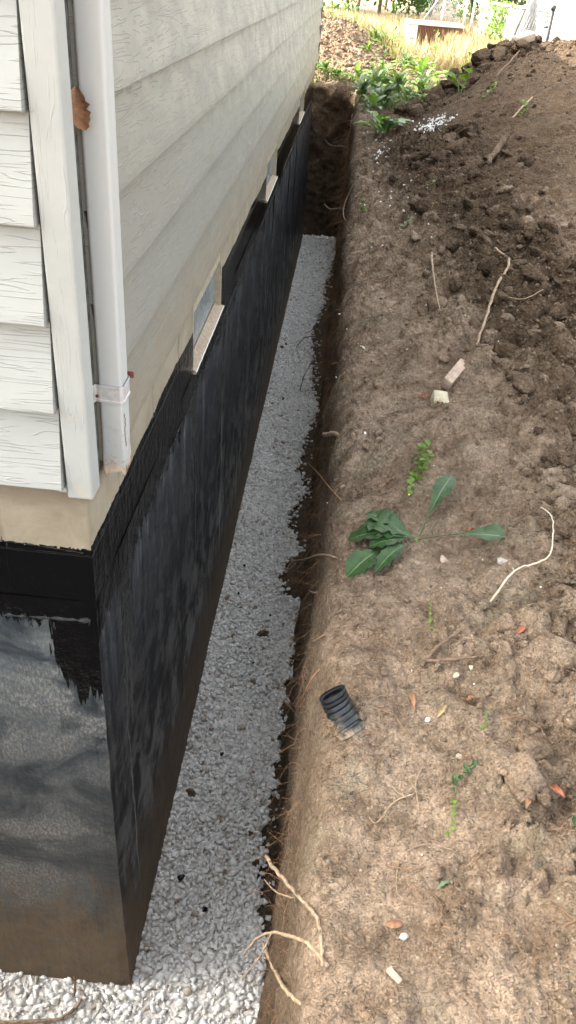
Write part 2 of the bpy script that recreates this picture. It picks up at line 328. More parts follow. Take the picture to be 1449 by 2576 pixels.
    nb = N.bump(fine, .0022, .6); nb = N.bump(N.noise(P, 22, 3), .006, .6, nb); nb = N.bump(streak, .005, .45, nb)
    nb = N.bump(e, -.003, .6, nb)
    return N.fin(c, rough, nb, N.mixf(dry, .5, .25))
def m_gravel():
    N = NT('crushed_limestone'); P = N.pos(); t = N.attr('tint'); n = N.noise(P, 160, 3)
    c = N.mix(N.ramp(t, 0., .86, smooth=False), (.68, .665, .65), (.90, .89, .875)); c = N.mix(N.ramp(t, .86, .96), c, (.45, .39, .33)); c = N.mix(N.ramp(t, .985, .995), c, (.28, .19, .12)); c = N.mix(N.ramp(n, .45, .75), c, N.mix(.5, c, (.45, .43, .41)))
    return N.fin(c, .8, N.bump(n, .002, .6), .3)
def m_gravel_obj():
    N = NT('crushed_limestone_single'); P = N.pos(); t = N.n('ObjectInfo').outputs['Random']; n = N.noise(P, 160, 3)
    c = N.mix(N.ramp(t, 0., .9, smooth=False), (.68, .665, .65), (.90, .89, .875)); c = N.mix(N.ramp(t, .93, .97), c, (.42, .36, .3)); c = N.mix(N.ramp(n, .45, .75), c, N.mix(.5, c, (.45, .43, .41)))
    return N.fin(c, .8, N.bump(n, .002, .6), .3)
def m_soil(name, moist=None, attr=False):
    N = NT(name); P = N.pos(); big = N.noise(P, 2.3, 5, .6, .3); mid = N.noise(P, 13, 6, .65); fin = N.noise(P, 85, 4, .6)
    tan = N.mix(N.ramp(big, .32, .68), (.262, .188, .132), (.375, .281, .205)); tan = N.mix(N.ramp(mid, .35, .68), tan, N.mix(.75, tan, (.115, .075, .048))); tan = N.mix(N.mul(N.ramp(N.noise(P, 5.5, 5, .6), .52, .68), .6), tan, (.25, .21, .15))
    dark = N.mix(N.ramp(mid, .3, .7), (.064, .042, .027), (.136, .092, .059)); dark = N.mix(N.mul(N.ramp(big, .5, .65), .5), dark, (.115, .076, .047))
    if attr: mo = N.add(N.attr('moist'), N.mul(N.sub(mid, .5), .9)); mo = N.ramp(mo, .25, .75)
    else: mo = N.add(moist, N.mul(N.sub(N.n('ObjectInfo').outputs['Random'], .5), .9)); mo = N.ramp(N.add(mo, N.mul(N.sub(mid, .5), .8)), .2, .8)
    c = N.mix(mo, tan, dark)
    v = N.vor(N.add(0, 0) if False else P, 75); peb = N.mul(N.ramp(v[0], .30, .22), N.math('GREATER_THAN', N.xyz(v[1])[0], .80)); pc = N.mix(N.xyz(v[1])[1], (.42, .34, .26), (.24, .20, .17)); c = N.mix(N.mul(peb, N.mixf(mo, .75, .5)), c, pc)
    v2 = N.vor(P, 190); p2 = N.mul(N.ramp(v2[0], .3, .2), N.math('GREATER_THAN', N.xyz(v2[1])[0], .86)); c = N.mix(N.mul(p2, .6), c, (.42, .37, .31))
    c = N.mix(N.mul(N.ramp(fin, .52, .72), .30), c, N.mix(.5, c, (.05, .03, .018)))
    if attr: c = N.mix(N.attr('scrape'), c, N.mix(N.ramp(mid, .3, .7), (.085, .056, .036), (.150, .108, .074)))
    ck = N.mul(N.ramp(N.vor(N.mix(.12, P, N.noise(P, 9, 4, out=1), 'ADD'), 13, 'DISTANCE_TO_EDGE')[0], .045, .0), N.ramp(N.noise(P, 4.1, 3), .58, .70)); c = N.mix(N.mul(ck, .4), c, (.05, .034, .022))
    Pw_ = N.mix(.005, P, N.noise(P, 60, 2, out=1), 'ADD'); g1 = N.vor(Pw_, 58); g2 = N.vor(Pw_, 140); r1 = N.xyz(g1[1])[0]; r2_ = N.xyz(g2[1])[1]
    val = N.add(.84, N.add(N.mul(N.ramp(r1, 0., 1., smooth=False), .28), N.mul(r2_, .24))); c = N.mix(.85, c, N.comb(val, val, val), 'MULTIPLY'); c = N.mix(N.mul(N.ramp(g1[0], .48, .68), .25), c, N.mix(.5, c, (.03, .02, .012)))
    h = N.add(N.add(N.mul(ck, -.6), N.mul(fin, .5)), N.add(N.mul(g1[0], -.9), N.mul(g2[0], -.4)))
    h = N.add(h, N.add(N.mul(mid, .8), N.mul(peb, .35)))
    nb = N.bump(h, .026, 1.0); nb = N.bump(N.noise(P, 240, 3, .7), .005, .9, nb)
    return N.fin(c, .95, nb, .15)
def m_leaf(name, a, b, vein=(.25, .33, .14), tr=.3):
    N = NT(name); P = N.pos(); c = N.mix(N.ramp(N.noise(P, 28, 4), .3, .7), a, b); c = N.mix(N.mul(N.n('ObjectInfo').outputs['Random'], .3), c, (b[0] * 1.35, b[1] * 1.15, b[2] * .7)); c = N.mix(N.ramp(N.attr('vein'), .82, 1.1), c, vein)
    return N.fin(c, .42, N.bump(N.noise(P, 90, 3), .004, .6), .45, trans=tr)
def m_bark(name, a, b, sc=60):
    N = NT(name); P = N.pos(); c = N.mix(N.ramp(N.noise(P, sc, 5, .65), .3, .7), a, b); return N.fin(c, .85, N.bump(N.noise(P, sc * 2, 3), .003, .7), .2)
M = {}
M['side'] = m_siding('cream_vinyl_long_wall_shaded'); M['front'] = m_siding('cream_vinyl_front_wall', front=True); M['post'] = m_siding('cream_vinyl_corner', vert=True)
M['found'] = m_foundation(); M['gravel'] = m_gravel(); M['gravel1'] = m_gravel_obj(); M['soil'] = m_soil('excavated_clay_soil', attr=True)
M['clod_dry'] = m_soil('dry_clay_lump', .12); M['clod_wet'] = m_soil('moist_clay_lump', .92); M['clod_mid'] = m_soil('half_dry_clay_lump', .5)
def m_spout():
    N = NT('white_painted_aluminium'); P = N.pos(); x, y, z = N.xyz(P)
    sc = N.noise(N.comb(N.mul(x, 14.), N.mul(y, 14.), N.mul(z, 7.)), 1., 5, .7); c = N.mix(N.mul(N.ramp(sc, .62, .72), .35), (.42, .425, .42), (.2, .18, .17))
    chip = N.mul(N.ramp(N.noise(P, 55, 5, .75, .6), .56, .60), N.ramp(z, 2.60, 2.42, .0, 1.)); c = N.mix(chip, c, N.mix(N.noise(P, 90, 2), (.30, .15, .08), (.32, .29, .28)))
    tip = N.ramp(N.add(z, N.mul(N.sub(N.noise(P, 60, 3), .5), .05)), 2.445, 2.425); c = N.mix(N.mul(tip, .75), c, (.52, .38, .28)); c = N.mix(N.mul(N.ramp(N.noise(P, 40, 4), .5, .62), N.ramp(z, 2.46, 2.41)), c, (.33, .27, .25))
    return N.fin(c, .38, N.bump(N.noise(P, 20, 3), .002, .4), .5)
M['spout'] = m_spout(); M['white'] = m_plain('white_paint', (.78, .78, .77), .4, .05, 12); M['strapw'] = m_plain('chipped_white_strap', (.42, .40, .39), .45, .12, 60)
M['mildew_shade'] = m_plain('mildewed_shaded_channel', (.07, .075, .07), .8, .5, 40); M['rust'] = m_plain('rust', (.13, .04, .025), .8, .4, 90); M['glass'] = None  # channel colour carries the shade of the gap beside the post
def m_pane():
    N = NT('blue_grey_glass_block'); P = N.pos(); n = N.noise(P, 60, 3)
    c = N.mix(N.ramp(n, .3, .7), (.15, .18, .19), (.24, .27, .28)); return N.fin(c, .22, N.bump(N.noise(P, 14, 2), .01, .6), .5)
M['glass'] = m_pane(); M['mortar'] = m_plain('white_mortar', (.72, .72, .70), .7, .1, 80, bump=.002)
M['sill'] = m_plain('tan_cement_sill', (.33, .25, .18), .85, .25, 60, bump=.004); M['jamb'] = m_plain('cream_painted_jamb', (.34, .28, .2), .8, .15, 40, bump=.003)
M['tarbead'] = m_plain('wet_tar_bead', (.004, .004, .005), .09, .1, 200, bump=.004)
M['tarlump'] = m_plain('tar_drop', (.004, .004, .005), .35, .1, 90)
M['leaf'] = m_leaf('dark_green_leaf', (.018, .050, .016), (.036, .088, .026)); M['leafb'] = m_leaf('fresh_green_leaf', (.080, .165, .022), (.150, .250, .040), tr=.4); M['leafp'] = m_leaf('pale_blue_green_leaf', (.08, .155, .07), (.16, .24, .13), tr=.3)
M['stem'] = m_bark('pale_green_stem', (.12, .17, .05), (.20, .24, .09)); M['petal'] = m_plain('yellow_petal', (.75, .55, .03), .5, .1)
M['root'] = m_bark('pale_root_bark', (.20, .14, .095), (.36, .27, .185)); M['rootd'] = m_bark('dark_root_bark', (.10, .065, .045), (.19, .13, .09)); M['rootr'] = m_bark('reddish_rootlet', (.20, .105, .055), (.33, .20, .115))
M['bone'] = m_bark('bleached_peeled_twig', (.42, .35, .26), (.58, .51, .41), 30); M['drybrown'] = m_plain('dry_brown_leaf', (.24, .12, .065), .7, .35, 40, bump=.004); M['redleaf'] = m_plain('dry_red_leaf', (.27, .09, .045), .7, .3, 60); M['yelleaf'] = m_plain('dry_yellow_leaf', (.30, .21, .10), .7, .3, 60)
M['stone'] = m_plain('pale_buff_stone', (.40, .35, .25), .8, .2, 30, bump=.006); M['stoneg'] = m_plain('grey_stone', (.36, .33, .29), .8, .2, 35, bump=.006); M['stonep'] = m_plain('pinkish_sandstone', (.36, .27, .21), .85, .2, 30, bump=.006); M['white_peb'] = m_plain('white_pebble', (.75, .73, .70), .6, .1, 30)
M['brick'] = m_plain('broken_brick', (.42, .33, .25), .9, .2, 40, bump=.004)
M['grass'] = m_leaf('straw_grass', (.25, .195, .11), (.38, .32, .19), tr=.35); M['ggrass'] = m_leaf('green_grass', (.10, .20, .04), (.18, .30, .07), tr=.35)
M['galv'] = m_plain('galvanised_steel', (.42, .43, .45), .42, .15, 30, metal=.7); M['black'] = m_plain('black_paint', (.02, .02, .022), .5, .2); M['timber'] = m_bark('weathered_timber', (.13, .11, .10), (.22, .20, .18), 20)
M['acw'] = m_plain('white_enamel', (.80, .79, .78), .35, .04); M['acb'] = m_plain('brown_louvre_paint', (.17, .075, .04), .5, .2, 14); M['acd'] = m_plain('dark_interior', (.03, .02, .015), .8, .2)
M['nwhite'] = m_plain('bright_white_siding', (.48, .48, .48), .5, .03, 3); M['redbrick'] = m_plain('buff_brick', (.46, .40, .33), .85, .25, 12, bump=.003); M['roof'] = m_plain('roof_shingle', (.08, .075, .07), .9, .2)
M['bark'] = m_bark('grey_bark', (.10, .075, .055), (.20, .16, .12), 15); M['fol'] = m_leaf('shrub_foliage', (.03, .085, .018), (.07, .16, .03), tr=.35)
def m_pipe():
    N = NT('dusty_black_polyethylene'); P = N.obj(); x, y, z = N.xyz(P); d = N.ramp(N.add(z, N.mul(N.noise(P, 45, 5, .7), .12)), 2.125, 2.085)
    c = N.mix(d, N.mix(N.noise(P, 60, 4), (.006, .007, .008), (.018, .020, .023)), (.25, .185, .125)); return N.fin(c, N.mixf(d, .38, .9), N.bump(N.noise(P, 90, 3), .002), .5)
M['pipe'] = m_pipe()
# ---------------------------------------------------------------- ground: one sheet from the trench floor up the cut wall and out to the horizon
def path_points():
    P = []; Nn = []
    def seg(a, b, n, nrm):
        for k in range(n): t = k / n; P.append((a[0] + (b[0] - a[0]) * t, a[1] + (b[1] - a[1]) * t)); Nn.append(nrm)
    r = .10; x1, y0, y1 = TX, TY0, TY1
    seg((-30, y0), (-2, y0), 20, (0, -1)); seg((-2, y0), (x1 - r, y0), 60, (0, -1))
    for k in range(30): a = -math.pi / 2 + math.pi / 2 * k / 30; P.append((x1 - r + r * math.cos(a), y0 + r + r * math.sin(a))); Nn.append((math.cos(a), math.sin(a)))
    y = y0 + r
    while y < y1 - r: P.append((x1, y)); Nn.append((1, 0)); y += .011 + .0016 * max(0, y + .5)
    for k in range(70): a = math.pi / 2 * k / 70; P.append((x1 - r + r * math.cos(a), y1 - r + r * math.sin(a))); Nn.append((math.cos(a), math.sin(a)))
    seg((x1 - r, y1), (-.8, y1), 70, (0, 1)); seg((-.8, y1), (-30, y1), 30, (0, 1)); P.append((-30, y1)); Nn.append((0, 1))
    return np.array(P), np.array(Nn, float)
PP, NN = path_points(); nt_ = len(PP)
top0 = float(H0(np.array([TX]), np.array([0.]))[0])
wall_u = np.linspace(0, 1, 95)[:-1]
out = [0.]
while out[-1] < 75: out.append(out[-1] + (.0105 if out[-1] < .9 else .0125 if out[-1] < 1.6 else .018 if out[-1] < 3 else min(.03 * 1.08 ** (len(out) - 240) if len(out) > 240 else .03, 3)))
out = np.array(out); ns = len(wall_u) + len(out)
X = np.zeros((nt_, ns)); Y = X.copy(); Z = X.copy(); D = X.copy(); SC = X.copy()
x0, y0_ = PP[:, 0:1], PP[:, 1:2]; nx, ny = NN[:, 0:1], NN[:, 1:2]
k = len(wall_u)
X[:, k:] = x0 + nx * out; Y[:, k:] = y0_ + ny * out; D[:, k:] = out
Z[:, k:] = H0(X[:, k:].ravel(), Y[:, k:].ravel()).reshape(nt_, -1)
zt = Z[:, k:k + 1]; lean = -.03 * (1 - wall_u) ** 1.2
X[:, :k] = x0 + nx * lean; Y[:, :k] = y0_ + ny * lean; Z[:, :k] = -.12 + (zt + .12) * wall_u
D[:, :k] = 0
P3 = np.stack([X.ravel(), Y.ravel(), Z.ravel()], 1); Dr = D.ravel()
det = np.zeros(len(P3)); iw = np.zeros((nt_, ns), bool); iw[:, :k] = True; iw = iw.ravel(); vis = (~iw)
det[vis] = ground_detail(P3[vis], P3[vis, 0], P3[vis, 1], Dr[vis]) * (1 / (1 + np.clip(np.abs(P3[vis, 1]) - 24, 0, 99) * .2))
Pw = P3[iw]; a, b, c = worley(Pw * np.array([7, 7, 9.]), 5)
endw = np.clip((Pw[:, 1] - 11.1) / .15, 0, 1)
disp = .036 * fbm(Pw * 2.5, 4, 21) + .026 * fbm(Pw * np.array([12, 12, 7.]), 5, 22, .6) + (1 - a) * (.010 + .05 * endw) * (.4 + c) + endw * .08 * fbm(Pw * 3., 4, 25) - .012
nrm3 = np.concatenate([np.repeat(NN, ns, 0)[iw], np.zeros((iw.sum(), 1))], 1)
fade = np.clip(((zt - Z[:, :k]) / .12), 0, 1).ravel()
detw = (np.clip(ground_detail(np.stack([X[:, k], Y[:, k], Z[:, k]], 1), X[:, k], Y[:, k], np.zeros(nt_)), -.1, .1))
P3[iw] += nrm3 * (disp * (.25 + .75 * fade))[:, None]
P3[vis, 2] += det[vis]
P3[iw, 2] += (detw[:, None] * wall_u[None]).ravel()
yy = np.repeat(np.cumsum(np.r_[0, np.hypot(*np.diff(PP, axis=0).T)]), ns); z3 = np.zeros(len(P3))
edge_n = .030 * fbm(np.stack([yy * 1.6, z3, z3], 1), 3, 71) + .020 * fbm(np.stack([yy * 6, P3[:, 2] * 2.0, z3], 1), 4, 72) + .011 * np.clip(np.sin(yy * 23 + 3 * fbm(np.stack([yy * 2, z3, z3], 1), 2, 73)), 0, 1)
wgt = np.where(iw, .25 + .75 * np.clip(P3[:, 2] / 1.5, 0, 1), np.exp(-(Dr / .16) ** 2)); nx_ = np.repeat(NN[:, 0], ns); ny_ = np.repeat(NN[:, 1], ns)
P3[:, 0] += nx_ * (edge_n + .012) * wgt; P3[:, 1] += ny_ * (edge_n + .012) * wgt
moist = moist_mask(P3[:, 0], P3[:, 1])
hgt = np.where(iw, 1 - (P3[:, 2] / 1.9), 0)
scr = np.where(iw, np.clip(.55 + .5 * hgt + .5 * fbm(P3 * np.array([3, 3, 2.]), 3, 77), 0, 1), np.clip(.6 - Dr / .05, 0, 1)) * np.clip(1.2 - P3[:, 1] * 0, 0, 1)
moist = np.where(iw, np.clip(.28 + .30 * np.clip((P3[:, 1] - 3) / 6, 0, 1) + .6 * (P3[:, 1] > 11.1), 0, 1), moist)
I = np.arange(nt_ * ns).reshape(nt_, ns)
F = np.stack([I[:-1, :-1], I[:-1, 1:], I[1:, 1:], I[1:, :-1]], -1).reshape(-1, 4)[:, ::-1].copy()
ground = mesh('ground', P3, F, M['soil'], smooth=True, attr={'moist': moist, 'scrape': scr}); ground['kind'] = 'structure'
# brown trench floor under the stone
gx = np.linspace(-6, TX + .05, 60); gy = np.linspace(TY0 - .05, TY1 + .1, 300); A, B = np.meshgrid(gx, gy, indexing='ij')
Pf = np.stack([A.ravel(), B.ravel(), np.zeros(A.size)], 1); Pf[:, 2] = -.026 + .012 * fbm(Pf * 7, 4, 55) + .04 * np.clip((Pf[:, 0] - .54) / .06, 0, 1)
I = np.arange(A.size).reshape(A.shape); F = np.stack([I[:-1, :-1], I[1:, :-1], I[1:, 1:], I[:-1, 1:]], -1).reshape(-1, 4)
tf = mesh('trench_floor', Pf, F, M['soil'], smooth=True, attr={'moist': np.full(len(Pf), .35), 'scrape': np.full(len(Pf), .9)}); tf['kind'] = 'structure'
# ---------------------------------------------------------------- crushed stone bed
GE = np.array([(-1.2, .62), (-.2, .62), (-.08, .60), (.11, .59), (.3, .53), (.455, .50), (.76, .488), (1, .505), (1.38, .52), (1.67, .51), (1.9, .535), (2.1, .535), (2.3, .555), (2.53, .55), (2.60, .43), (2.75, .39), (2.95, .42), (3.08, .52), (3.2, .50), (3.35, .42), (3.52, .385), (3.7, .44), (3.87, .515), (4.05, .46), (4.22, .405), (4.5, .43), (4.8, .44), (5.1, .50), (5.4, .53), (5.8, .46), (6.3, .42), (6.57, .415), (7.2, .37), (7.7, .39), (8.3, .46), (9, .43), (9.6, .49), (10.4, .54), (11.4, .54)])
def gedge(y): return np.interp(y, GE[:, 0], GE[:, 1]) + .012 * np.sin(y * 31) + .008 * np.sin(y * 77 + 1)
shapes = []
r2 = np.random.default_rng(3)
for i in range(16):
    p = r2.normal(size=(11, 3)); p /= np.linalg.norm(p, axis=1)[:, None]; p *= np.array([1, r2.uniform(.6, .9), r2.uniform(.42, .7)]) * r2.uniform(.85, 1.1, (11, 1))
    shapes.append(hull(p))
pts = []
y = TY0
while y < TY1:
    st = .0175 if y < 3 else .0195 if y < 6 else .023
    xs = np.arange((-1.3 if y < 0 else .0), .62, st); jx = xs + rng.uniform(-.5, .5, len(xs)) * st; jy = y + rng.uniform(-.5, .5, len(xs)) * st
    keep = (jx < gedge(jy) + rng.normal(0, .006, len(jx))) & ~((jy > -.0) & (jx < .004)); pts.append(np.stack([jx[keep], jy[keep], np.full(keep.sum(), st)], 1)); y += st
pts = np.concatenate(pts); n0 = len(pts)
# strays on the brown floor
ns_ = 330; sy = rng.uniform(-.5, 11, ns_); sx = gedge(sy) + np.abs(rng.normal(0, .05, ns_)); ok = sx < .565
pts = np.concatenate([pts, np.stack([sx, sy, np.full(ns_, .018)], 1)[ok]])
n = len(pts); pos = np.zeros((n, 3)); pos[:, :2] = pts[:, :2]
und = .010 * fbm(np.stack([pts[:, 0] * 4, pts[:, 1] * 4, pts[:, 0] * 0], 1), 3, 8)
pos[:, 2] = und + rng.uniform(-.009, .009, n) - .004; pos[n0:, 2] = -.012
sz = pts[:, 2] * np.clip(rng.lognormal(-.14, .30, n), .45, 1.5); scl = np.stack([sz, sz, sz], 1)
q = rand_rot(n); 
# lie mostly flat: blend small tilts
tz = rng.uniform(0, 2 * np.pi, n); tx = rng.normal(0, .55, n); cz, sn = np.cos(tz), np.sin(tz); cx, sx_ = np.cos(tx), np.sin(tx)
Rz = np.zeros((n, 3, 3)); Rz[:, 0, 0] = cz; Rz[:, 0, 1] = -sn; Rz[:, 1, 0] = sn; Rz[:, 1, 1] = cz; Rz[:, 2, 2] = 1
Rx = np.zeros((n, 3, 3)); Rx[:, 0, 0] = 1; Rx[:, 1, 1] = cx; Rx[:, 1, 2] = -sx_; Rx[:, 2, 1] = sx_; Rx[:, 2, 2] = cx
Rz2 = Rz[rng.permutation(n)]; R_ = np.einsum('nij,njk,nkl->nil', Rz, Rx, Rz2)
idx = rng.integers(0, len(shapes), n); tint = rng.uniform(0, 1, n)
yb = np.arange(TY0, TY1, .03); Vb = [(x_, y_, -.009) for y_ in yb for x_ in ((-6 if y_ < .01 else 0), float(gedge(y_)) - .012)]
bed = mesh('gravel_bed', Vb, [(2 * i, 2 * i + 1, 2 * i + 3, 2 * i + 2) for i in range(len(yb) - 1)], m_plain('gravel_dust', (.60, .57, .54), .95, .3, 60)); bed['kind'] = 'structure'
front = np.where((pos[:, 1] < .32) & (pos[:, 1] > -.14) & (pos[:, 0] > -.5) & (np.arange(n) < n0))[0]
big = front[np.argsort(-sz[front] - .006 * (pos[front, 1] < .1))][:290]; rest = np.setdiff1d(np.arange(n), big)
V, F, own = merge(shapes, idx[rest], pos[rest], R_[rest], scl[rest])
mesh('loose_stones', V, F, M['gravel'], bed, attr={'tint': tint[rest][own]})['kind'] = 'stuff'
sh_me = [mesh('stone', v, f, M['gravel1'], link_it=False) for v, f in shapes]
for i in big:
    o = link(bpy.data.objects.new('stone', sh_me[idx[i]]), bed); m4 = Matrix(R_[i].tolist()).to_4x4(); o.matrix_world = Matrix.Translation(pos[i]) @ m4 @ Matrix.Diagonal((*(scl[i] * 1.12), 1)); o.location.z += .002
# ---------------------------------------------------------------- soil lumps lying on the spoil
V0, F0 = ico(3); clods = []
for i in range(10):
    v = V0 * np.array([1, r2.uniform(.65, .95), r2.uniform(.5, .8)]); a, b, c = worley(V0 * 1.5 + i * 9.1, i)
    nr_ = r2.normal(size=(11, 3)); nr_ /= np.linalg.norm(nr_, axis=1)[:, None]; dd_ = r2.uniform(.5, .95, 11); dt_ = V0 @ nr_.T; rad = np.min(np.where(dt_ > .05, dd_ / np.maximum(dt_, .05), 9.), 1).clip(.3, 1.15); v = v * rad[:, None] * (1 + .22 * fbm(V0 * 2.2 + i * 5, 3, i)[:, None] - .16 * np.clip(a - .35, 0, 1)[:, None] + .16 * fbm(V0 * 6 + i, 3, i)[:, None]); clods.append((v, F0))
V1, F1 = ico(1); sclods = []
for i in range(8): sclods.append((V1 * np.array([1, .85, .7]) * (1 + .28 * r2.normal(size=(len(V1), 1)).clip(-1, 1)), F1))
cme = {k_: [mesh('clod', v, f, M[k_], smooth=True, link_it=False) for v, f in clods] for k_ in ('clod_dry', 'clod_mid', 'clod_wet')}
def scatter(n, xr, yr, thr=0.):
    x = rng.uniform(*xr, n * 6); y = rng.uniform(*yr, n * 6); m = clod_mask(x, y); ok = rng.uniform(0, 1, n * 6) < m ** 1.3 + thr; ok &= x > .66 + .02
    return x[ok][:n], y[ok][:n]
cand = []
for (nn, xr, yr, lo, hi) in [(75, (.95, 1.6), (1.1, 3.2), .025, .085), (85, (.95, 1.8), (3.0, 6.4), .03, .12), (70, (1.0, 3.4), (7.5, 9.3), .05, .16), (42, (1.05, 1.45), (-.6, 1.4), .012, .032)]:
    x, y = scatter(nn, xr, yr); z = Hd(x, y); r = lo + (hi - lo) * rng.uniform(0, 1, len(x)) ** 2.4; cand += list(zip(x, y, z, r))
xc = rng.uniform(1.15, 3.3, 80); yc = np.interp(xc, [1.1, 1.4, 1.8, 2.4, 2.8, 3.4], [7.7, 8.2, 8.6, 8.8, 8.9, 8.8]) + rng.normal(0, .18, 80); cand += list(zip(xc, yc, Hd(xc, yc), .04 + .10 * rng.uniform(size=80) ** 1.6))
cand = sorted(cand, key=lambda t: -t[3] / (t[1] + 2.5))[:288]
for x, y, z, r in cand:
    mo = float(moist_mask(np.array([x]), np.array([y]))[0]) + random.uniform(-.2, .2); kk = 'clod_wet' if mo > .62 else 'clod_mid' if mo > .3 else 'clod_dry'
    o = link(bpy.data.objects.new('clod', random.choice(cme[kk])), ground); o.location = (x, y, z + r * .18); o.rotation_euler = (random.uniform(-.5, .5), random.uniform(-.5, .5), random.uniform(0, 6.3)); s = r; o.scale = (s, s * random.uniform(.8, 1.1), s * random.uniform(.7, 1.))
# medium lumps too many to pick out, one mesh
V2, F2 = ico(2); mcl = []
for i in range(10):
    nr_ = r2.normal(size=(10, 3)); nr_ /= np.linalg.norm(nr_, axis=1)[:, None]; dd_ = r2.uniform(.5, .95, 10); dt_ = V2 @ nr_.T; rad = np.min(np.where(dt_ > .05, dd_ / np.maximum(dt_, .05), 9.), 1).clip(.3, 1.15); mcl.append((V2 * np.array([1, .85, .65]) * rad[:, None] * (1 + .3 * fbm(V2 * 3 + i * 5, 3, i)[:, None]), F2))
nm_ = 8000; x = rng.uniform(.64, 3.3, nm_); y = np.where(rng.uniform(size=nm_) < .35, rng.uniform(-1.0, 2.5, nm_), rng.uniform(-1.0, 9.6, nm_)); cm = clod_mask(x, y); bgp = np.clip(.22 + 1.1 * fbm(np.stack([x * 1.7, y * 1.7, x * 0], 1), 3, 93), .05, .8); ok = rng.uniform(size=nm_) < np.maximum(cm * .9, bgp); x, y, cm = x[ok], y[ok], cm[ok]; nm_ = len(x)
r = (.004 + .015 * rng.uniform(size=nm_) ** 4) * (1 + .13 * np.clip(y, 0, 9)) * (1 + 1.6 * cm * rng.uniform(size=nm_)); pos = np.stack([x, y, Hd(x, y) + r * .15], 1)
V, F, own = merge(mcl, rng.integers(0, 10, nm_), pos, rand_rot(nm_), np.stack([r, r, r], 1)); mesh('loose_clods', V, F, M['soil'], ground, smooth=True, attr={'moist': (moist_mask(x, y) * rng.uniform(.6, 1.1, nm_) + rng.uniform(-.3, .25, nm_))[own], 'scrape': np.zeros(len(V))})['kind'] = 'stuff'
# crumbs: lots of small lumps and pebbles, one mesh
nc = 52000; x = rng.uniform(.62, 2.6, nc); y = rng.uniform(-1.1, 9.9, nc) ; y = np.where(rng.uniform(size=nc) < .6, rng.uniform(-1.1, 3.0, nc), y); cm = clod_mask(x, y)
pt = np.clip(.15 + 1.2 * fbm(np.stack([x * 2.2, y * 2.2, x * 0], 1), 3, 91), 0, 1); ok = rng.uniform(size=nc) < np.maximum(cm, .22 + .6 * pt); x, y, cm = x[ok], y[ok], cm[ok]; nc = len(x)
z = Hd(x, y); r = (.0018 + .0052 * rng.uniform(size=nc) ** 3) * (1 + .12 * np.clip(y, 0, 9)) * (1 + 2.0 * cm * rng.uniform(size=nc) ** 2); pos = np.stack([x, y, z + r * .2], 1)
V, F, own = merge(shapes[:8], rng.integers(0, 8, nc), pos, rand_rot(nc), np.stack([r, r, r], 1))
mesh('small_crumbs', V, F, M['soil'], ground, attr={'moist': (moist_mask(x, y) * rng.uniform(.4, 1.1, nc) + rng.uniform(-.5, .35, nc))[own], 'scrape': np.zeros(len(V))})['kind'] = 'stuff'
# crumbs of the sunlit heap and of the far end
nc = 5000; x = rng.uniform(-.6, 1.9, nc); y = rng.uniform(11.4, 14.4, nc); z = Hd(x, y); r = .008 + .035 * rng.uniform(size=nc) ** 5; pos = np.stack([x, y, z + r * .2], 1)
V, F, own = merge(sclods, rng.integers(0, 8, nc), pos, rand_rot(nc), np.stack([r, r, r], 1)); mesh('heap_crumbs', V, F, M['soil'], ground, attr={'moist': np.full(len(V), .0), 'scrape': np.zeros(len(V))})['kind'] = 'stuff'
# limestone chips spilled on the slope
def chips(cx, cy, sx, sy, n, r0, r1):
    x = rng.normal(cx, sx, n); y = rng.normal(cy, sy, n); z = Hd(x, y); r = rng.uniform(r0, r1, n); return x, y, z + r * .3, r
parts = [chips(1.31, 6.55, .07, .16, 170, .007, .018), chips(.84, 6.2, .06, .4, 40, .01, .02), chips(.95, 5.0, .14, 1.2, 70, .006, .014), chips(1.0, 2.2, .2, 1.4, 25, .003, .006), chips(.95, .2, .2, .6, 20, .002, .004)]
x, y, z, r = [np.concatenate(t) for t in zip(*parts)]; n = len(x); V, F, own = merge(shapes, rng.integers(0, 16, n), np.stack([x, y, z], 1), rand_rot(n), np.stack([r, r, r], 1))
tag(mesh('limestone_chips', V, F, M['gravel'], attr={'tint': rng.uniform(0, .8, n)[own]}), 'white limestone chips spilled in a patch on the brown spoil slope', 'gravel', kind='stuff')
# ---------------------------------------------------------------- the house
LH = 11.22; house = empty('house', (0, 0, 0)); tag(house, 'cream vinyl sided house with black tarred basement wall beside the trench', 'house')
HX = -8.0; ZT = 5.3
def prism(prof, a, b, axis):               # prof: (outward, z)
    V = []
    for t in (a, b):
        for o_, z_ in prof: V.append((o_, t, z_) if axis == 'y' else (t, -o_, z_))
    n = len(prof); F = [tuple(range(n)), tuple(range(2 * n - 1, n - 1, -1))] + [(i, i + n, (i + 1) % n + n, (i + 1) % n) for i in range(n)]; return V, F
prof = [(.002, 0), (.037, 0), (.040, .0015), (.0405, .004), (.0385, .02), (.006, .200), (.0035, .2085), (.002, .2085)]
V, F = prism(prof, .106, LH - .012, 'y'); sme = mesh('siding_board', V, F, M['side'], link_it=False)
V, F = prism([(a + .0, b) for a, b in prof], HX, -.043, 'x'); fme = mesh('siding_board', V, F, M['front'], link_it=False)
for me_ in (sme, fme):
    bm = bmesh.new(); bm.from_mesh(me_); bmesh.ops.recalc_face_normals(bm, faces=bm.faces); bm.to_mesh(me_); bm.free()
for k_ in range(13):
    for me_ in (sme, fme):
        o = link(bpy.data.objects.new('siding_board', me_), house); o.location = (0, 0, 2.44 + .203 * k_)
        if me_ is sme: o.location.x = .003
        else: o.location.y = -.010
b = MB(); b.box(HX, -.006, .006, LH - .03, 2.30, 2.44 + .203 * 13); b.obj('wall_core', M['jamb'], house)
b = MB(); b.box(-.036, .026, -.035, .031, 2.412, ZT - .2); o = b.obj('corner_post', M['post'], house, bevel=.005)
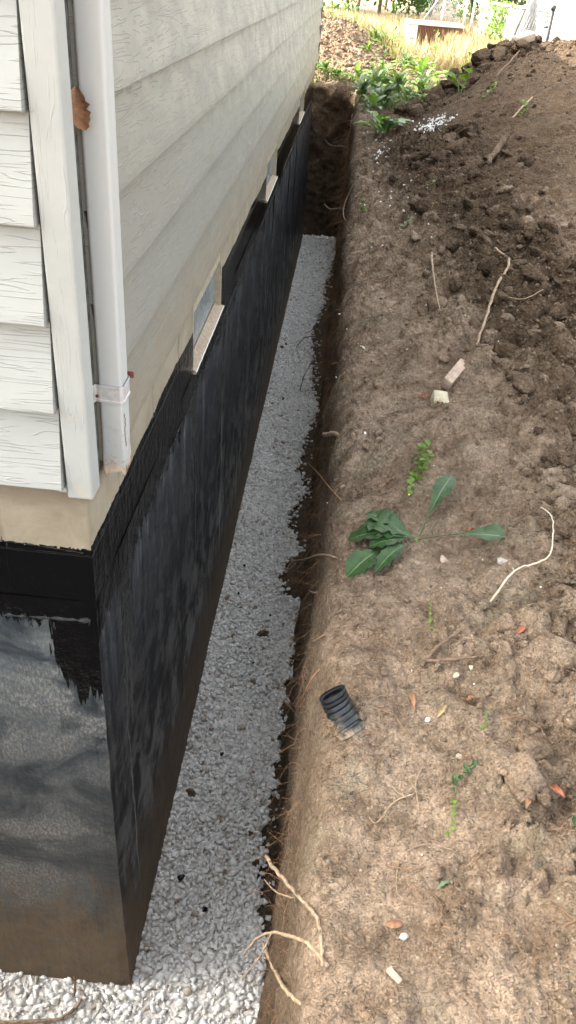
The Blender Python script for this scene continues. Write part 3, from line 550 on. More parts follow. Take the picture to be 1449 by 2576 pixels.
b = MB(); b.box(-.004, .007, .032, .105, 2.43, ZT - .2); b.obj('post_channel', M['mildew_shade'], house)  # plate in the gap, shade between post and downspout painted into its dark colour
b = MB(); b.box(-.02, .030, LH - .010, LH + .03, 2.40, ZT - .2); b.obj('corner_post', M['post'], house)
b = MB(); b.box(.0305, .040, LH + .0, LH + .05, 2.36, ZT - .2); b.obj('corner_flashing', M['black'], house)
b = MB(); b.box(-.055, -.037, -.034, -.013, 2.428, 2.439); b.obj('starter_strip', M['post'], house)
b = MB(); b.add([(HX - .1, -.12, ZT - .25), (.10, -.12, ZT - .25), (.10, LH + .1, ZT - .25), (HX - .1, LH + .1, ZT - .25), (HX / 2, -.12, ZT + 1.2), (HX / 2, LH + .1, ZT + 1.2)], [(3, 2, 1, 0), (0, 1, 4), (1, 2, 5, 4), (2, 3, 5), (3, 0, 4, 5)]); b.obj('roof', M['roof'], house)
# lower wall: finely divided so that its corner and foot are not ruler-straight
WIN = [(1.49, 2.29), (4.50, 5.34), (8.07, 8.95)]; ZW = 2.06
def wall_grid():
    ys = np.arange(0, LH + .001, .04); zs = np.linspace(-.1, ZW - .001, 74); V = []; F = []
    A, B = np.meshgrid(ys, zs, indexing='ij'); P = np.stack([A.ravel() * 0, A.ravel(), B.ravel()], 1); P[:, 0] += .005 * fbm(P * 3, 3, 61) * np.clip(P[:, 1] / .2, 0, 1)
    P[:, 0] += .01 * np.clip((1.2 - P[:, 2]) / 1.2, 0, 1)
    I = np.arange(A.size).reshape(A.shape); F = np.stack([I[:-1, :-1], I[1:, :-1], I[1:, 1:], I[:-1, 1:]], -1).reshape(-1, 4)
    xs = np.arange(0, 8.001, .04); A2, B2 = np.meshgrid(xs, zs, indexing='ij'); Q = np.stack([-A2.ravel(), A2.ravel() * 0, B2.ravel()], 1); Q[:, 1] += .006 * fbm(Q * 3, 3, 62) * np.clip(-Q[:, 0] / .2, 0, 1)
    Q[:, 0] += .01 * np.clip((1.2 - Q[:, 2]) / 1.2, 0, 1)
    I = np.arange(A2.size).reshape(A2.shape); F2 = np.stack([I[:-1, :-1], I[:-1, 1:], I[1:, 1:], I[1:, :-1]], -1).reshape(-1, 4) + len(P)
    V = np.concatenate([P, Q]); F = np.concatenate([F, F2])
    # wobble the arris
    for s in (0, len(P)):
        cnt = len(zs); V[s:s + cnt, 0] += -.003 + .004 * fbm(np.stack([zs * 14, zs * 0, zs * 0], 1), 3, 5); V[s:s + cnt, 1] += .003 + .003 * fbm(np.stack([zs * 17, zs * 0 + 4, zs * 0], 1), 3, 6)
    # far end
    e = len(V); V = np.concatenate([V, [(0, LH, -.1), (0, LH, 2.3), (-8, LH, 2.3), (-8, LH, -.1)]]); 
    return V, F, e
V, F, e = wall_grid(); Fl = [tuple(f) for f in F.tolist()] + [(e, e + 3, e + 2, e + 1)]
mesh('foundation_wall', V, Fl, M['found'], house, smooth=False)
# block courses above: individual painted blocks with recessed joints
BL = .4445; z0, zm, z1 = ZW - .20, ZW, 2.212
def block(y0, y1, za, zb):
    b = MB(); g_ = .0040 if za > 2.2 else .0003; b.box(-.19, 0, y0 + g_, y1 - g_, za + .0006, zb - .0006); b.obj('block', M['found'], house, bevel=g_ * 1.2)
def fblock(x0, x1, za, zb):
    g_ = .0040 if za > 2.2 else .0003; b = MB(); b.box(x0 + g_, x1 - g_, 0, .18, za + .0006, zb - .0006); b.obj('block', M['found'], house, bevel=g_ * 1.2)
for r_, (za, zb) in ((1, (zm, z1)), (2, (z1, 2.45))):
    off = [.0, -.157, -.157][r_]; y = off
    ys = [.29 if r_ else .19]; y = ys[0]
    while y < LH - .1: y += BL; ys.append(min(y, LH))
    ys = [v for v in ys]
    for a_, b_ in zip(ys[:-1], ys[1:]):
        if r_ == 0: block(a_, b_, za, zb); continue
        segs = [(a_, b_)]
        for w0, w1 in WIN:
            new = []
            for s0, s1 in segs:
                if s1 <= w0 or s0 >= w1: new.append((s0, s1))
                else:
                    if s0 < w0 - .02: new.append((s0, w0))
                    if s1 > w1 + .02: new.append((w1, s1))
            segs = new
        for s0, s1 in segs: block(s0, s1, za, zb)
    x = -.40 if r_ < 1 else -.228
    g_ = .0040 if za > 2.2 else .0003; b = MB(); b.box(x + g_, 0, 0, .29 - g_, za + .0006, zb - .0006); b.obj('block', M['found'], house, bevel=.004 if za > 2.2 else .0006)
    while x > -2.6: fblock(x - .405, x, za, zb); x -= .405
b = MB(); b.box(HX, -2.63, .001, .18, zm, 2.45); b.obj('far_front_wall', M['found'], house)
b = MB(); b.box(-.186, -.003, .004, LH - .01, -.1, ZW - .002); b.box(HX, -.2, .003, .17, -.1, 2.44); b.obj('mortar_core', M['found'], house)
b = MB()
prev = .19
for w0, w1 in WIN + [(LH, LH)]: b.box(-.18, -.003, prev, w0 - .002, ZW - .001, 2.445); prev = w1 + .002
b.obj('mortar_joints', M['found'], house)
# tar edge and lap beads
def bead(pts, r0, seed, par=house, name='tar_bead', mat='tarbead'):
    rr = random.Random(seed); P = []; R = []
    for i in range(len(pts) - 1):
        a_, c_ = Vector(pts[i]), Vector(pts[i + 1]); n_ = max(2, int((c_ - a_).length / .012))
        for j in range(n_): P.append(a_.lerp(c_, j / n_) + Vector((0, 0, rr.uniform(-.0015, .0015)))); R.append(r0 * (rr.uniform(.25, 1.0) if rr.random() < .7 else .12))
    V, F = tube(P, R, 5); b = MB(); b.add(V, F); return b.obj(name, M[mat], par, smooth=True)
bead([(-3, -.001, 1.978), (-.22, -.001, 1.983), (-.005, -.001, 1.992)], .0095, 1)
bead([(-3, -.001, 2.232), (-.18, -.001, 2.236), (-.01, -.001, 2.222)], .0035, 2)
bead([(.001, .45, 1.93), (.001, 1.2, 1.96), (.001, 2.0, 1.94), (.001, 3.0, 1.97), (.001, 4.3, 1.95), (.001, 6.4, 1.96), (.001, 9, 1.98), (.001, LH, 1.99)], .0035, 3)
bead([(.001, .08, 2.225), (.001, .30, 2.231)], .0026, 4); bead([(.001, 2.6, 2.238), (.001, 3.6, 2.231)], .003, 8)
# basement windows
for wi, (w0, w1) in enumerate(WIN):
    b = MB(); b.box(-.13, -.001, w1 - .018, w1 + .0, ZW + .015, 2.45); b.obj('jamb', M['jamb'], house)
    b = MB(); b.box(-.13, -.001, w0 + .0, w0 + .012, ZW + .015, 2.45); b.obj('jamb', M['jamb'], house)
    w = MB(); w.box(-.12, -.040, w0 + .013, w1 - .013, ZW, 2.45); wo_ = w.obj('window', M['mortar'], house)
    nb_ = 5; wd = (w1 - w0 - .03) / nb_
    for r_ in range(2):
        for k_ in range(nb_):
            p = MB(); a0 = w0 + .015 + k_ * wd; zb_ = ZW + .025 + r_ * .19; p.box(-.042, -.032, a0 + .003, a0 + wd - .003, zb_ + .004, zb_ + .186); p.obj('pane', M['glass'], wo_, bevel=.004)
    m_ = MB(); m_.tube(spline([(-.030, w0 + .02, ZW + .213), (-.030, (w0 + w1) / 2, ZW + .216), (-.030, w1 - .02, ZW + .212)], 8, .0008), .0028, 5); m_.obj('joint', M['mortar'], wo_)
    s_ = MB(); V = [(-.033, w0 + .002, ZW + .024), (.012, w0 + .002, ZW + .004), (.012, w0 + .002, ZW - .012), (-.033, w0 + .002, ZW - .012), (-.033, w1 - .002, ZW + .024), (.012, w1 + .012, ZW + .004), (.012, w1 + .012, ZW - .012), (-.033, w1 + .002, ZW - .012)]
    s_.add(V, [(3, 2, 1, 0), (4, 5, 6, 7), (0, 1, 5, 4), (1, 2, 6, 5), (2, 3, 7, 6), (3, 0, 4, 7)]); so_ = s_.obj('sill', M['sill'], house, bevel=.003)
    e_ = MB(); e_.tube(spline([(.0125, w0 + .006, ZW + .0015), (.0125, (w0 + w1) / 2, ZW + .002), (.0125, w1 + .010, ZW + .001)], 30, .0012), .0024, 5); e_.obj('edge', M['mortar'], so_)
# ---------------------------------------------------------------- downspout
ds = empty('downspout', (.045, .13, 2.4)); tag(ds, 'white downspout with ribbed side and crushed rusty lower end at the house corner', 'downspout')
XA, XB, YA, YB = .016, .073, .098, .164
def dsp_prof():
    P = []; r = .009
    def arc(cx, cy, a0):
        for k in range(5): a = a0 + math.pi / 2 * k / 4; P.append((cx + r * math.cos(a), cy + r * math.sin(a)))
    arc(XA + r, YA + r, math.pi); arc(XB - r, YA + r, 1.5 * math.pi)
    nr = 7; L_ = (YB - YA - 2 * r)
    for k in range(nr * 4): y_ = YA + r + L_ * (k + .5) / (nr * 4); P.append((XB - .0030 * (.5 - .5 * math.cos(2 * math.pi * (k + .5) / 4 )), y_))
    arc(XB - r, YB - r, 0); arc(XA + r, YB - r, .5 * math.pi); return P
pf = dsp_prof(); V = []; F = []; zs = [5.1, 4.2, 3.4, 3.0, 2.8, 2.70, 2.66, 2.62, 2.58, 2.55, 2.52, 2.50, 2.48, 2.465, 2.45, 2.44, 2.43, 2.42, 2.412, 2.405]; npf = len(pf)
pinner = []
for iz, z_ in enumerate(zs):
    w_ = max(0, (2.56 - z_) / .155) ** 1.6
    for j, (x_, y_) in enumerate(pf):
        cx_, cy_ = (XA + XB) / 2, (YA + YB) / 2; nn_ = math.sin(j * .9 + 1.3) * .5 + math.sin(j * 2.3 + z_ * 30) * .35 + math.sin(j * .37 + 2) * .6
        k_ = 1 + w_ * (.13 * nn_ - .03); zz = z_ + (w_ ** 3) * (.010 * math.sin(j * 1.7) + .009 * math.sin(j * .6 + 1) + .010 * (x_ - .03) / .03 + .01 * (y_ > .14)) * (iz > 10)
        V.append((cx_ + (x_ - cx_) * k_, cy_ + (y_ - cy_) * k_, zz))
for i in range(len(zs) - 1):
    for j in range(npf): F.append((i * npf + j, (i + 1) * npf + j, (i + 1) * npf + (j + 1) % npf, i * npf + (j + 1) % npf))
o = mesh('pipe', V, F, M['spout'], smooth=True); sd = o.modifiers.new('solid', 'SOLIDIFY'); sd.thickness = .0012; o.parent = ds; offset_obj(o, ds.location)
def band(zc, h, off, tilt=0):
    V = []; F = []
    for k_, z_ in enumerate((zc + h, zc + h * .75, zc + h * .7, zc - h * .7, zc - h * .75, zc - h)):
        o2 = off + (.0016 if k_ in (0, 1, 4, 5) else 0)
        for (x_, y_) in [(.001, YA - .018), (XA - .004 - o2, YA - .012), (XA - o2, YA - o2 + .002), (XA + .004, YA - o2), (XB - .004, YA - o2), (XB + o2, YA + .004), (XB + o2, YB - .004), (XB - .004, YB + o2), (.02, YB + o2), (.001, YB + .02)]: V.append((x_, y_, z_ + tilt * (x_ - .04) + .0))
    n_ = 10
    for i in range(5):
        for j in range(n_ - 1): F.append((i * n_ + j, (i + 1) * n_ + j, (i + 1) * n_ + j + 1, i * n_ + j + 1))
    return V, F
V, F = band(2.632, .0225, .003, -.05); o = mesh('strap', V, F, M['strapw'], smooth=False); sd = o.modifiers.new('solid', 'SOLIDIFY'); sd.thickness = .0015; o.parent = ds; offset_obj(o, ds.location)
b = MB(); b.box(XB - .004, XB + .012, YB + .004, YB + .007, 2.645, 2.662); o = b.obj('strap_end', M['rust'], bevel=.001); o.parent = ds; offset_obj(o, ds.location)
b = MB(); b.tube([(XA + .002, YA - .015, 2.632), (XA + .002, YA - .019, 2.632)], .004, 8); o = b.obj('screw', M['rust']); o.parent = ds; offset_obj(o, ds.location)
b = MB(); b.tube(spline([(XB + .0015, YA + .007, 2.58), (XB + .002, YA + .010, 2.55), (XB + .001, YA + .008, 2.52), (XB + .002, YA + .010, 2.49)], 6, .0015), [.0004 + .0007 * abs(math.sin(i * 1.7)) for i in range(19)], 5); o = b.obj('split_seam', M['rust']); o.parent = ds; offset_obj(o, ds.location)
# ---------------------------------------------------------------- small things on the ground
def hz(x, y): return float(Hd(np.array([x]), np.array([y]))[0])
def centred(mbobj, loc): # move the origin of a world-space mesh to loc
    o = mbobj; o.data.transform(Matrix.Translation(-Vector(loc))); o.location = loc; return o
def root_thing(name, runs, mat, label, cat, group=None):
    b = MB(); rr = random.Random(hash(label) % 999 if False else len(label) * 7)
    for pts, r0, r1 in runs:
        sp = spline(pts, 7); n = len(sp); sp = [p + Vector((rr.uniform(-1, 1), rr.uniform(-1, 1), rr.uniform(-1, 1))) * r0 * .42 for p in sp]
        b.tube(sp, [(r0 + (r1 - r0) * i / (n - 1)) * rr.uniform(.85, 1.18) for i in range(n)], 6)
    o = b.obj(name, M[mat], smooth=True); centred(o, runs[0][0][0]); return tag(o, label, cat, group)
root_thing('root', [([(0.524, -0.465, 1.72), (0.546, -0.544, 1.8), (0.593, -0.655, 1.90), (0.631, -0.745, 1.985), (0.644, -0.79, 2.005), (0.652, -0.85, 2.0)], .0048, .0034), ([(.631, -.728, 1.95), (.665, -.70, 1.98), (.70, -.70, 1.99)], .0022, .001)], 'root', 'thick pale broken root reaching over the near end of the trench', 'root')
root_thing('root', [([(0.526, -0.512, 1.7), (0.551, -0.573, 1.76), (0.582, -0.635, 1.846), (0.611, -0.674, 1.91)], .0014, .0022)], 'root', 'thin curled rootlet just below the thick pale broken root', 'root')
root_thing('root', [([(0.497, -0.683, 1.68), (0.522, -0.666, 1.72), (0.555, -0.68, 1.78), (0.595, -0.75, 1.90), (0.624, -0.80, 1.975), (0.66, -0.85, 2.0)], .0024, .0046), ([(0.555, -0.68, 1.78), (.53, -.715, 1.73), (.50, -.73, 1.67)], .002, .001)], 'root', 'arched forked root hanging over white gravel near bottom of trench', 'root')
root_thing('root', [([(0.538, -0.641, 1.66), (0.567, -0.738, 1.74), (0.589, -0.84, 1.88), (0.62, -0.90, 1.95)], .0036, .0042), ([(0.567, -0.738, 1.74), (0.55, -0.70, 1.71), (0.52, -0.68, 1.66)], .0016, .0008)], 'root', 'lowest broken root dangling beside gravel at the bottom edge', 'root')
root_thing('root', [([(0.461, 1.044, 1.4), (0.499, 0.996, 1.5), (0.549, 0.811, 1.66), (0.587, 0.558, 1.875), (0.629, 0.42, 1.978), (0.68, 0.33, 2.02)], .0018, .0038), ([(0.52, .93, 1.56), (0.489, 1.0, 1.5), (0.46, 1.03, 1.46)], .0022, .001), ([(0.509, .96, 1.52), (0.483, 1.0, 1.45), (0.457, 1.04, 1.40)], .002, .001)], 'root', 'pinkish branching root reaching left over the gravel below the leafy weed', 'root')
root_thing('root', [([(0.571, 0.70, 1.6), (0.586, 0.341, 1.89), (0.62, 0.27, 1.955)], .002, .0032)], 'root', 'short root stub just below the branching root on trench wall', 'root')
root_thing('root', [([(0.575, 1.36, 1.895), (0.619, 1.22, 1.978), (0.66, 1.08, 2.030)], .0095, .0085), ([(0.651, 1.075, 2.04), (0.681, 1.074, 2.066), (0.71, 1.09, 2.073)], .002, .001), ([(0.60, 1.15, 1.955), (0.629, 1.10, 2.009), (0.65, 1.073, 2.036)], .0012, .002)], 'root', 'stout snapped root stub sticking out of the trench lip', 'root')
root_thing('root', [([(0.473, 0.884, 0.8), (0.519, 0.787, 0.9), (0.555, 0.663, 1.0), (0.597, 0.523, 1.1)], .0016, .0028)], 'root', 'thin root crossing deep brown trench wall left of the black pipe', 'root')
root_thing('root', [([(0.514, 1.789, 1.5), (0.563, 1.291, 1.75), (0.609, 0.857, 1.955), (0.67, 0.643, 2.02)], .0015, .003)], 'rootr', 'long reddish rootlet trailing down the wall below the snapped stub', 'root')
root_thing('root', [([(0.267, 9.6, 1.676), (0.346, 9.5, 1.629), (0.498, 9.4, 1.645), (0.62, 9.2, 1.649)], .006, .012)], 'rootd', 'crooked dark root spanning the dark far end of the trench', 'root')
root_thing('root', [([(0.388, 6.6, 1.588), (0.455, 6.5, 1.572), (0.542, 6.4, 1.611), (0.636, 6.2, 1.645)], .005, .008)], 'root', 'grey root jutting left over the gravel at the trench far end', 'root')
q = [(0.916, 5.066), (0.802, 5.184), (0.701, 5.198), (0.655, 5.295)]
root_thing('root', [([(x_, y_, hz(x_, y_) + .012) for x_, y_ in q] + [(.58, 5.25, 1.93), (0.585, 4.75, 1.93), (0.69, 3.9, 2.10)], .004, .003)], 'root', 'long hooped root looping over the upper lip of the trench', 'root')
root_thing('root', [([(-0.56, -0.21, 0.012), (-0.365, -0.187, 0.022), (-0.245, -0.168, 0.026), (-0.188, -0.123, 0.022), (-0.169, -0.085, 0.026)], .0055, .0075)], 'root', 'brown root lying on white gravel at the bottom left corner', 'root')
root_thing('root', [([(0.216, 6.76, 0.02), (0.296, 6.801, 0.12), (0.412, 6.683, 0.2), (.5, 6.6, .25)], .004, .007)], 'rootd', 'black bent twig arching over the gravel by the tarred wall', 'twig')
root_thing('root', [([(0.42, 5.6, 0.36), (0.356, 5.761, 0.15), (0.329, 5.728, 0.0)], .005, .004)], 'rootd', 'dark straight twig standing in the brown hollow beside gravel', 'twig')
root_thing('stick', [([(-0.216, -0.012, 0.05), (-0.205, -0.045, 0.03), (-.199, -.075, .02)], .0045, .003)], 'rootd', 'short brown stick poking from gravel at the foot of front wall', 'stick')
root_thing('root', [([(0.568, 0.605, 1.4), (0.592, 0.108, 1.902), (0.644, 0.055, 1.995), (0.71, 0.02, 2.04)], .0012, .0024)], 'rootr', 'reddish rootlet on trench wall left of the small three leaf seedling', 'root')
root_thing('root', [([(0.569, 0.274, 1.4), (0.587, -0.06, 1.893), (0.61, -0.063, 1.955), (0.645, -0.06, 2.0)], .0012, .0026)], 'rootr', 'reddish rootlet running up the wall just above the black pipe', 'root')
root_thing('root', [([(0.384, 3.696, 1.4), (0.481, 3.219, 1.65), (0.56, 2.85, 1.88), (0.62, 2.65, 1.98)], .0018, .0035)], 'rootr', 'upper of two thin reddish roots fanning over the middle gravel', 'root')
root_thing('root', [([(0.448, 3.122, 1.2), (0.519, 2.514, 1.6), (0.57, 2.15, 1.86), (0.62, 1.96, 1.965)], .0016, .0035)], 'rootr', 'lower of two thin reddish roots fanning over the middle gravel', 'root')
def gp(pts, lift): return [(x_, y_, hz(x_, y_) + lift) for x_, y_ in pts]
root_thing('twig', [(gp([(1.046, .074), (1.118, .172), (1.174, .188), (1.225, .244), (1.261, .395), (1.252, .42), (1.235, .46)], .020), .0030, .0018), (gp([(1.118, .172), (1.12, .21)], .014), .002, .0012)], 'bone', 'bleached white zigzag twig lying on the soil slope', 'twig')
root_thing('stick', [(gp([(.967, -.012), (.908, -.075), (.859, -.138)], .014), .004, .0055)], 'rootd', 'dark straight stick lying on pale soil above the black pipe', 'stick')
root_thing('stick', [(gp([(.872, -.126), (.933, -.135), (.991, -.129)], .010), .0045, .003)], 'rootd', 'short dark twig crossing below the dark straight stick', 'twig')
root_thing('stick', [(gp([(1.044, 2.70), (1.036, 2.307), (1.034, 1.927)], .03), .006, .003)], 'root', 'thin upright pale stick left among brown clods', 'stick')
root_thing('root', [(gp([(1.33, 2.51), (1.365, 2.29), (1.281, 2.046), (1.212, 1.786), (1.16, 1.58)], .035), .007, .0055)], 'root', 'long curved pale root lying across the dark clods', 'root')
root_thing('twig', [(gp([(1.321, 1.93), (1.377, 1.878), (1.465, 1.945)], .03), .003, .002)], 'root', 'thin curved grey twig right of the long curved root', 'twig')
root_thing('stick', [(gp([(1.813, 5.481), (1.92, 5.72), (2.034, 5.986)], .03), .008, .007)], 'root', 'thin straight pale stick high on the dark spoil slope', 'stick')
root_thing('stick', [(gp([(1.95, 7.6), (2.15, 8.1), (2.33, 8.55)], .05), .010, .008)], 'rootd', 'thin brown stick leading up to the pale brick on the crest', 'stick')
root_thing('root', [(gp([(.735, -.543), (.751, -.557), (.79, -.5), (.834, -.479)], .006), .001, .002), (gp([(.773, -.436), (.79, -.47), (.815, -.49)], .006), .001, .0022)], 'root', 'small tangled rootlet lying on soil right below the black pipe', 'root')
root_thing('root', [(gp([(.86, -.40), (.835, -.46), (.842, -.52)], .004), .0009, .001)], 'root', 'thin looped rootlet on soil between black pipe and vine', 'root')
root_thing('root', [(gp([(.90, -.62), (.85, -.60), (.80, -.63), (.79, -.70), (.82, -.735), (.85, -.74)], .004), .0009, .0008)], 'root', 'wide thin curling root on bare soil left of rounded clod', 'root')
# hair roots fringing the cut face
rrn = np.random.default_rng(11); b = MB()
for i in range(1500):
    y_ = -1.0 + 12 * rrn.uniform() ** 1.35; zt_ = rrn.uniform(.25, 1.85) if rrn.uniform() < .5 else rrn.uniform(1.3, 1.88); L_ = rrn.uniform(.04, .2) * (1 + .06 * y_); r_ = rrn.uniform(.0004, .0009) * (1 + .16 * max(0, y_))
    x_ = TX - .025 * (1 - zt_ / 1.8); P = [Vector((x_ + .01, y_, zt_))]; d_ = Vector((-rrn.uniform(.05, .8), rrn.uniform(-.9, .9), rrn.uniform(-1, .3))).normalized()
    for k in range(5): d_ = (d_ + Vector((rrn.uniform(-.35, .35), rrn.uniform(-.4, .4), rrn.uniform(-.6, .2)))).normalized(); P.append(P[-1] + d_ * L_ / 5)
    b.tube(P, [r_ * (1 - .13 * k) for k in range(6)], 3)
for i in range(110):
    x_, y_ = rrn.uniform(.63, 1.2), -1.0 + 6 * rrn.uniform() ** 1.6; a_ = rrn.uniform(0, 6.3); L_ = rrn.uniform(.03, .13); P = []
    for k in range(5): P.append(Vector((x_, y_, hz(x_, y_) + .006 + .006 * (k in (1, 2, 3))))); a_ += rrn.uniform(-.7, .7); x_ = max(.62, x_ + L_ / 4 * math.cos(a_)); y_ += L_ / 4 * math.sin(a_)
    b.tube(P, [.0010 * (1 + .1 * max(0, y_))] * 5, 3)
hr = b.obj('hair_roots', M['rootr'], ground, smooth=True); hr['kind'] = 'stuff'
# stones
def stone(x, y, size, mat, label, cat='stone', name='stone', seed=0, flat=.6, rot=None, group=None, cut=True, lift=.3, sub=False):
    r_ = np.random.default_rng(seed + 50)
    if cut: p = r_.normal(size=(22, 3)); p /= np.linalg.norm(p, axis=1)[:, None]; v, f = hull(p * np.array([1, .8, flat]) * r_.uniform(.88, 1.08, (22, 1)))
    else: v, f = clods[seed % 10]; v = v * np.array([1.25, 1.15, 1.2 * flat / .65])
    o = mesh(name, v * size, f, M[mat], smooth=not cut)
    if cut: md = o.modifiers.new('b', 'BEVEL'); md.width = size * .06; md.segments = 2
    o.location = (x, y, hz(x, y) + size * flat * lift); o.rotation_euler = rot or (r_.uniform(-.3, .3), r_.uniform(-.3, .3), r_.uniform(0, 6)); return tag(o, label, cat, group)
def cut_block(x, y, dims, mat, label, cat, name, rot, seed=0, lift=.35):
    r_ = np.random.default_rng(seed); p = np.array([[i, j, k] for i in (-1, 1) for j in (-1, 1) for k in (-1, 1)], float) * (1 + r_.uniform(-.16, .06, (8, 3))); p = np.concatenate([p, p * np.array([1.04, .5, .4])]); v, f = hull(p * np.array(dims) / 2)
    o = mesh(name, v, f, M[mat]); md = o.modifiers.new('b', 'BEVEL'); md.width = min(dims) * .1; md.segments = 2; o.location = (x, y, hz(x, y) + dims[2] * lift); o.rotation_euler = rot; return tag(o, label, cat)
cut_block(1.0, 1.235, (.062, .085, .045), 'stone', 'squared pale buff stone resting on the middle of slope', 'stone', 'stone', (.25, .1, .1), 1)
cut_block(1.07, 1.44, (.042, .19, .05), 'stonep', 'half buried pinkish oblong stone above the squared buff stone', 'stone', 'stone', (.12, .3, -.42), 2, .08)
stone(.953, .311, .021, 'stonep', 'small squarish tan stone right of the leafy weed', seed=3); stone(1.316, .548, .05, 'clod_dry', 'rounded tan lump in a hollow at the right edge', 'clod', 'clod', 4, .75, cut=False)
stone(1.105, .251, .022, 'stoneg', 'small grey rough stone left of the bleached twig', seed=5); stone(1.115, .215, .030, 'clod_dry', 'small crumbly clod just below the grey rough stone', 'clod', 'clod', 15, cut=False)
stone(1.0, -.434, .052, 'clod_dry', 'large pale angular clod right of the green vine', 'clod', 'clod', 6, .6, cut=False); stone(1.046, -.500, .044, 'clod_dry', 'pale clod directly below the large angular clod', 'clod', 'clod', 7, .6, cut=False)
stone(.983, -.67, .033, 'clod_dry', 'lone kidney shaped clod low on smooth bare soil', 'clod', 'clod', 8, .7, cut=False, lift=.6); stone(1.085, -.40, .038, 'clod_dry', 'pale clod at right edge above the large angular one', 'clod', 'clod', 16, .6, cut=False)
stone(.989, .007, .036, 'clod_dry', 'left of two clods just above the dark straight stick', 'clod', 'clod', 9, .7, cut=False); stone(1.072, -.007, .034, 'clod_dry', 'right of two clods just above the dark straight stick', 'clod', 'clod', 10, .7, cut=False); stone(1.05, -.10, .028, 'clod_dry', 'smaller clod below the pair of clods by the stick', 'clod', 'clod', 19, .7, cut=False)
stone(1.20, -.02, .05, 'clod_mid', 'broad brownish clod at right edge beside the stick', 'clod', 'clod', 21, .5, cut=False); stone(1.18, -.33, .036, 'clod_dry', 'flat pale clod near the right edge beside brown leaves', 'clod', 'clod', 22, .5, cut=False)
stone(.870, -.286, .008, 'white_peb', 'bright white pebble between two curled brown leaves', 'pebble', 'pebble', 11); stone(.942, -.168, .012, 'stone', 'round cream pebble right of the dark sticks', 'pebble', 'pebble', 12)
stone(.936, -.386, .013, 'stoneg', 'small grey stone above the green vine', seed=13); stone(.98, -.141, .009, 'stone', 'tiny cream pebble beside short dark twig', 'pebble', 'pebble', 14)
stone(.80, -.79, .010, 'stoneg', 'tiny grey stone beside the wood chip', 'pebble', 'pebble', 17); stone(.72, 1.05, .008, 'white_peb', 'tiny white pebble near the snapped root stub', 'pebble', 'pebble', 18)
cut_block(.779, -.86, (.030, .012, .008), 'stonep', 'pale splintered wood chip on bare soil near the bottom', 'wood chip', 'wood_chip', (.05, .1, -.75), 3, .5)
cut_block(2.34, 8.687, (.22, .11, .075), 'brick', 'pale broken brick lying on the dark crest of the spoil heap', 'brick', 'broken_brick', (.2, -.3, .45), 5, 1.4)
v_, f_ = tube(gp([(1.47, 4.26), (1.56, 4.50), (1.66, 4.76)], .04), [.022, .022, .022], 14); o = MB().add(v_, f_[:-2]).obj('clay_pipe_piece', M['clod_dry'], smooth=True); sd = o.modifiers.new('s', 'SOLIDIFY'); sd.thickness = .008; centred(o, (1.47, 4.26, hz(1.47, 4.26))); tag(o, 'broken grey cylindrical pipe piece lying among dark clods', 'pipe')
for (x_, y_), s_, lb in [((.325, 2.165), .03, 'brown dirt lump on the white gravel halfway along trench'), ((.089, .945), .028, 'brown dirt lump on the gravel close to tarred wall'), ((.46, .60), .022, 'small brown dirt lump near the gravel right edge'), ((.416, .75), .012, 'tiny brown dirt crumb on the near gravel')]:
    o = stone(0, 0, s_, 'clod_mid', lb, 'clod', 'clod', int(s_ * 1000), cut=False); o.location = (x_, y_, .008)
for i, (x_, y_) in enumerate([(0.359, 2.341), (0.258, 0.348), (0.126, 0.484), (0.127, 2.525), (0.13, 2.83), (0.178, 5.497), (.3, 1.9), (.21, 1.2), (.06, 6.75), (.10, 6.85)]):
    o = stone(0, 0, .012 + .004 * (i % 3) + .01 * (y_ > 6), 'tarlump', ['black tar drop on gravel right of the brown hollow and dirt lump', 'nearest black tar drop on the white gravel at the bottom', 'black tar drop beside tarred wall second from the bottom', 'black tar drop on gravel near the tarred wall at mid trench', 'small black tar drop just beyond the mid trench wall drop', 'small black tar drop in the middle of the far gravel', 'black tar speck in the centre of the gravel below the weed level', 'black tar speck on gravel between lower wall and black pipe', 'larger black tar blob against wall foot near the bent twig', 'second tar blob beside the larger one near bent twig'][i], 'tar drop', 'tar_drop', 30 + i, group='tar drops on the gravel'); o.location = (x_, y_, .012)
# ---------------------------------------------------------------- leaves and plants
def leaf_mesh(L_, W_, lobes=0, arch=.12, curl=.25, seed=0, nl=12, mat='leaf', tip=.8, name='leaf', pet=.0):
    r_ = random.Random(seed); V = []; vein = []; F = []; cols = [-1, -.5, 0, .5, 1]
    for i in range(nl + 1):
        t = i / nl; tt = max(0, (t - pet) / (1 - pet)); w = W_ / 2 * (math.sin(math.pi * min(1, tt ** tip)) ** .75 if tt > 0 else 0) + .03 * W_
        if i == nl: w = .01 * W_
        for s_ in (0,):
            jl = 1 + lobes * (r_.uniform(-.1, .1) + (.45 if i % 2 else -.45)); jr = 1 + lobes * (r_.uniform(-.1, .1) + (.45 if i % 2 else -.45))
        for c_ in cols:
            j = jl if c_ < 0 else jr
            V.append((L_ * (t + (.03 * abs(c_) * lobes if i % 2 else 0)), w * c_ * j, L_ * arch * math.sin(math.pi * t * .9) - L_ * .25 * arch * t * t + curl * w * abs(c_) * (1 + .5 * math.sin(i * 2.1 + c_)))); vein.append(1. if c_ == 0 else 0.)
    for i in range(nl):
        for k in range(4): a_ = i * 5 + k; F.append((a_, a_ + 1, a_ + 6, a_ + 5))
    return mesh(name, V, F, M[mat], smooth=True, attr={'vein': vein}, link_it=False)
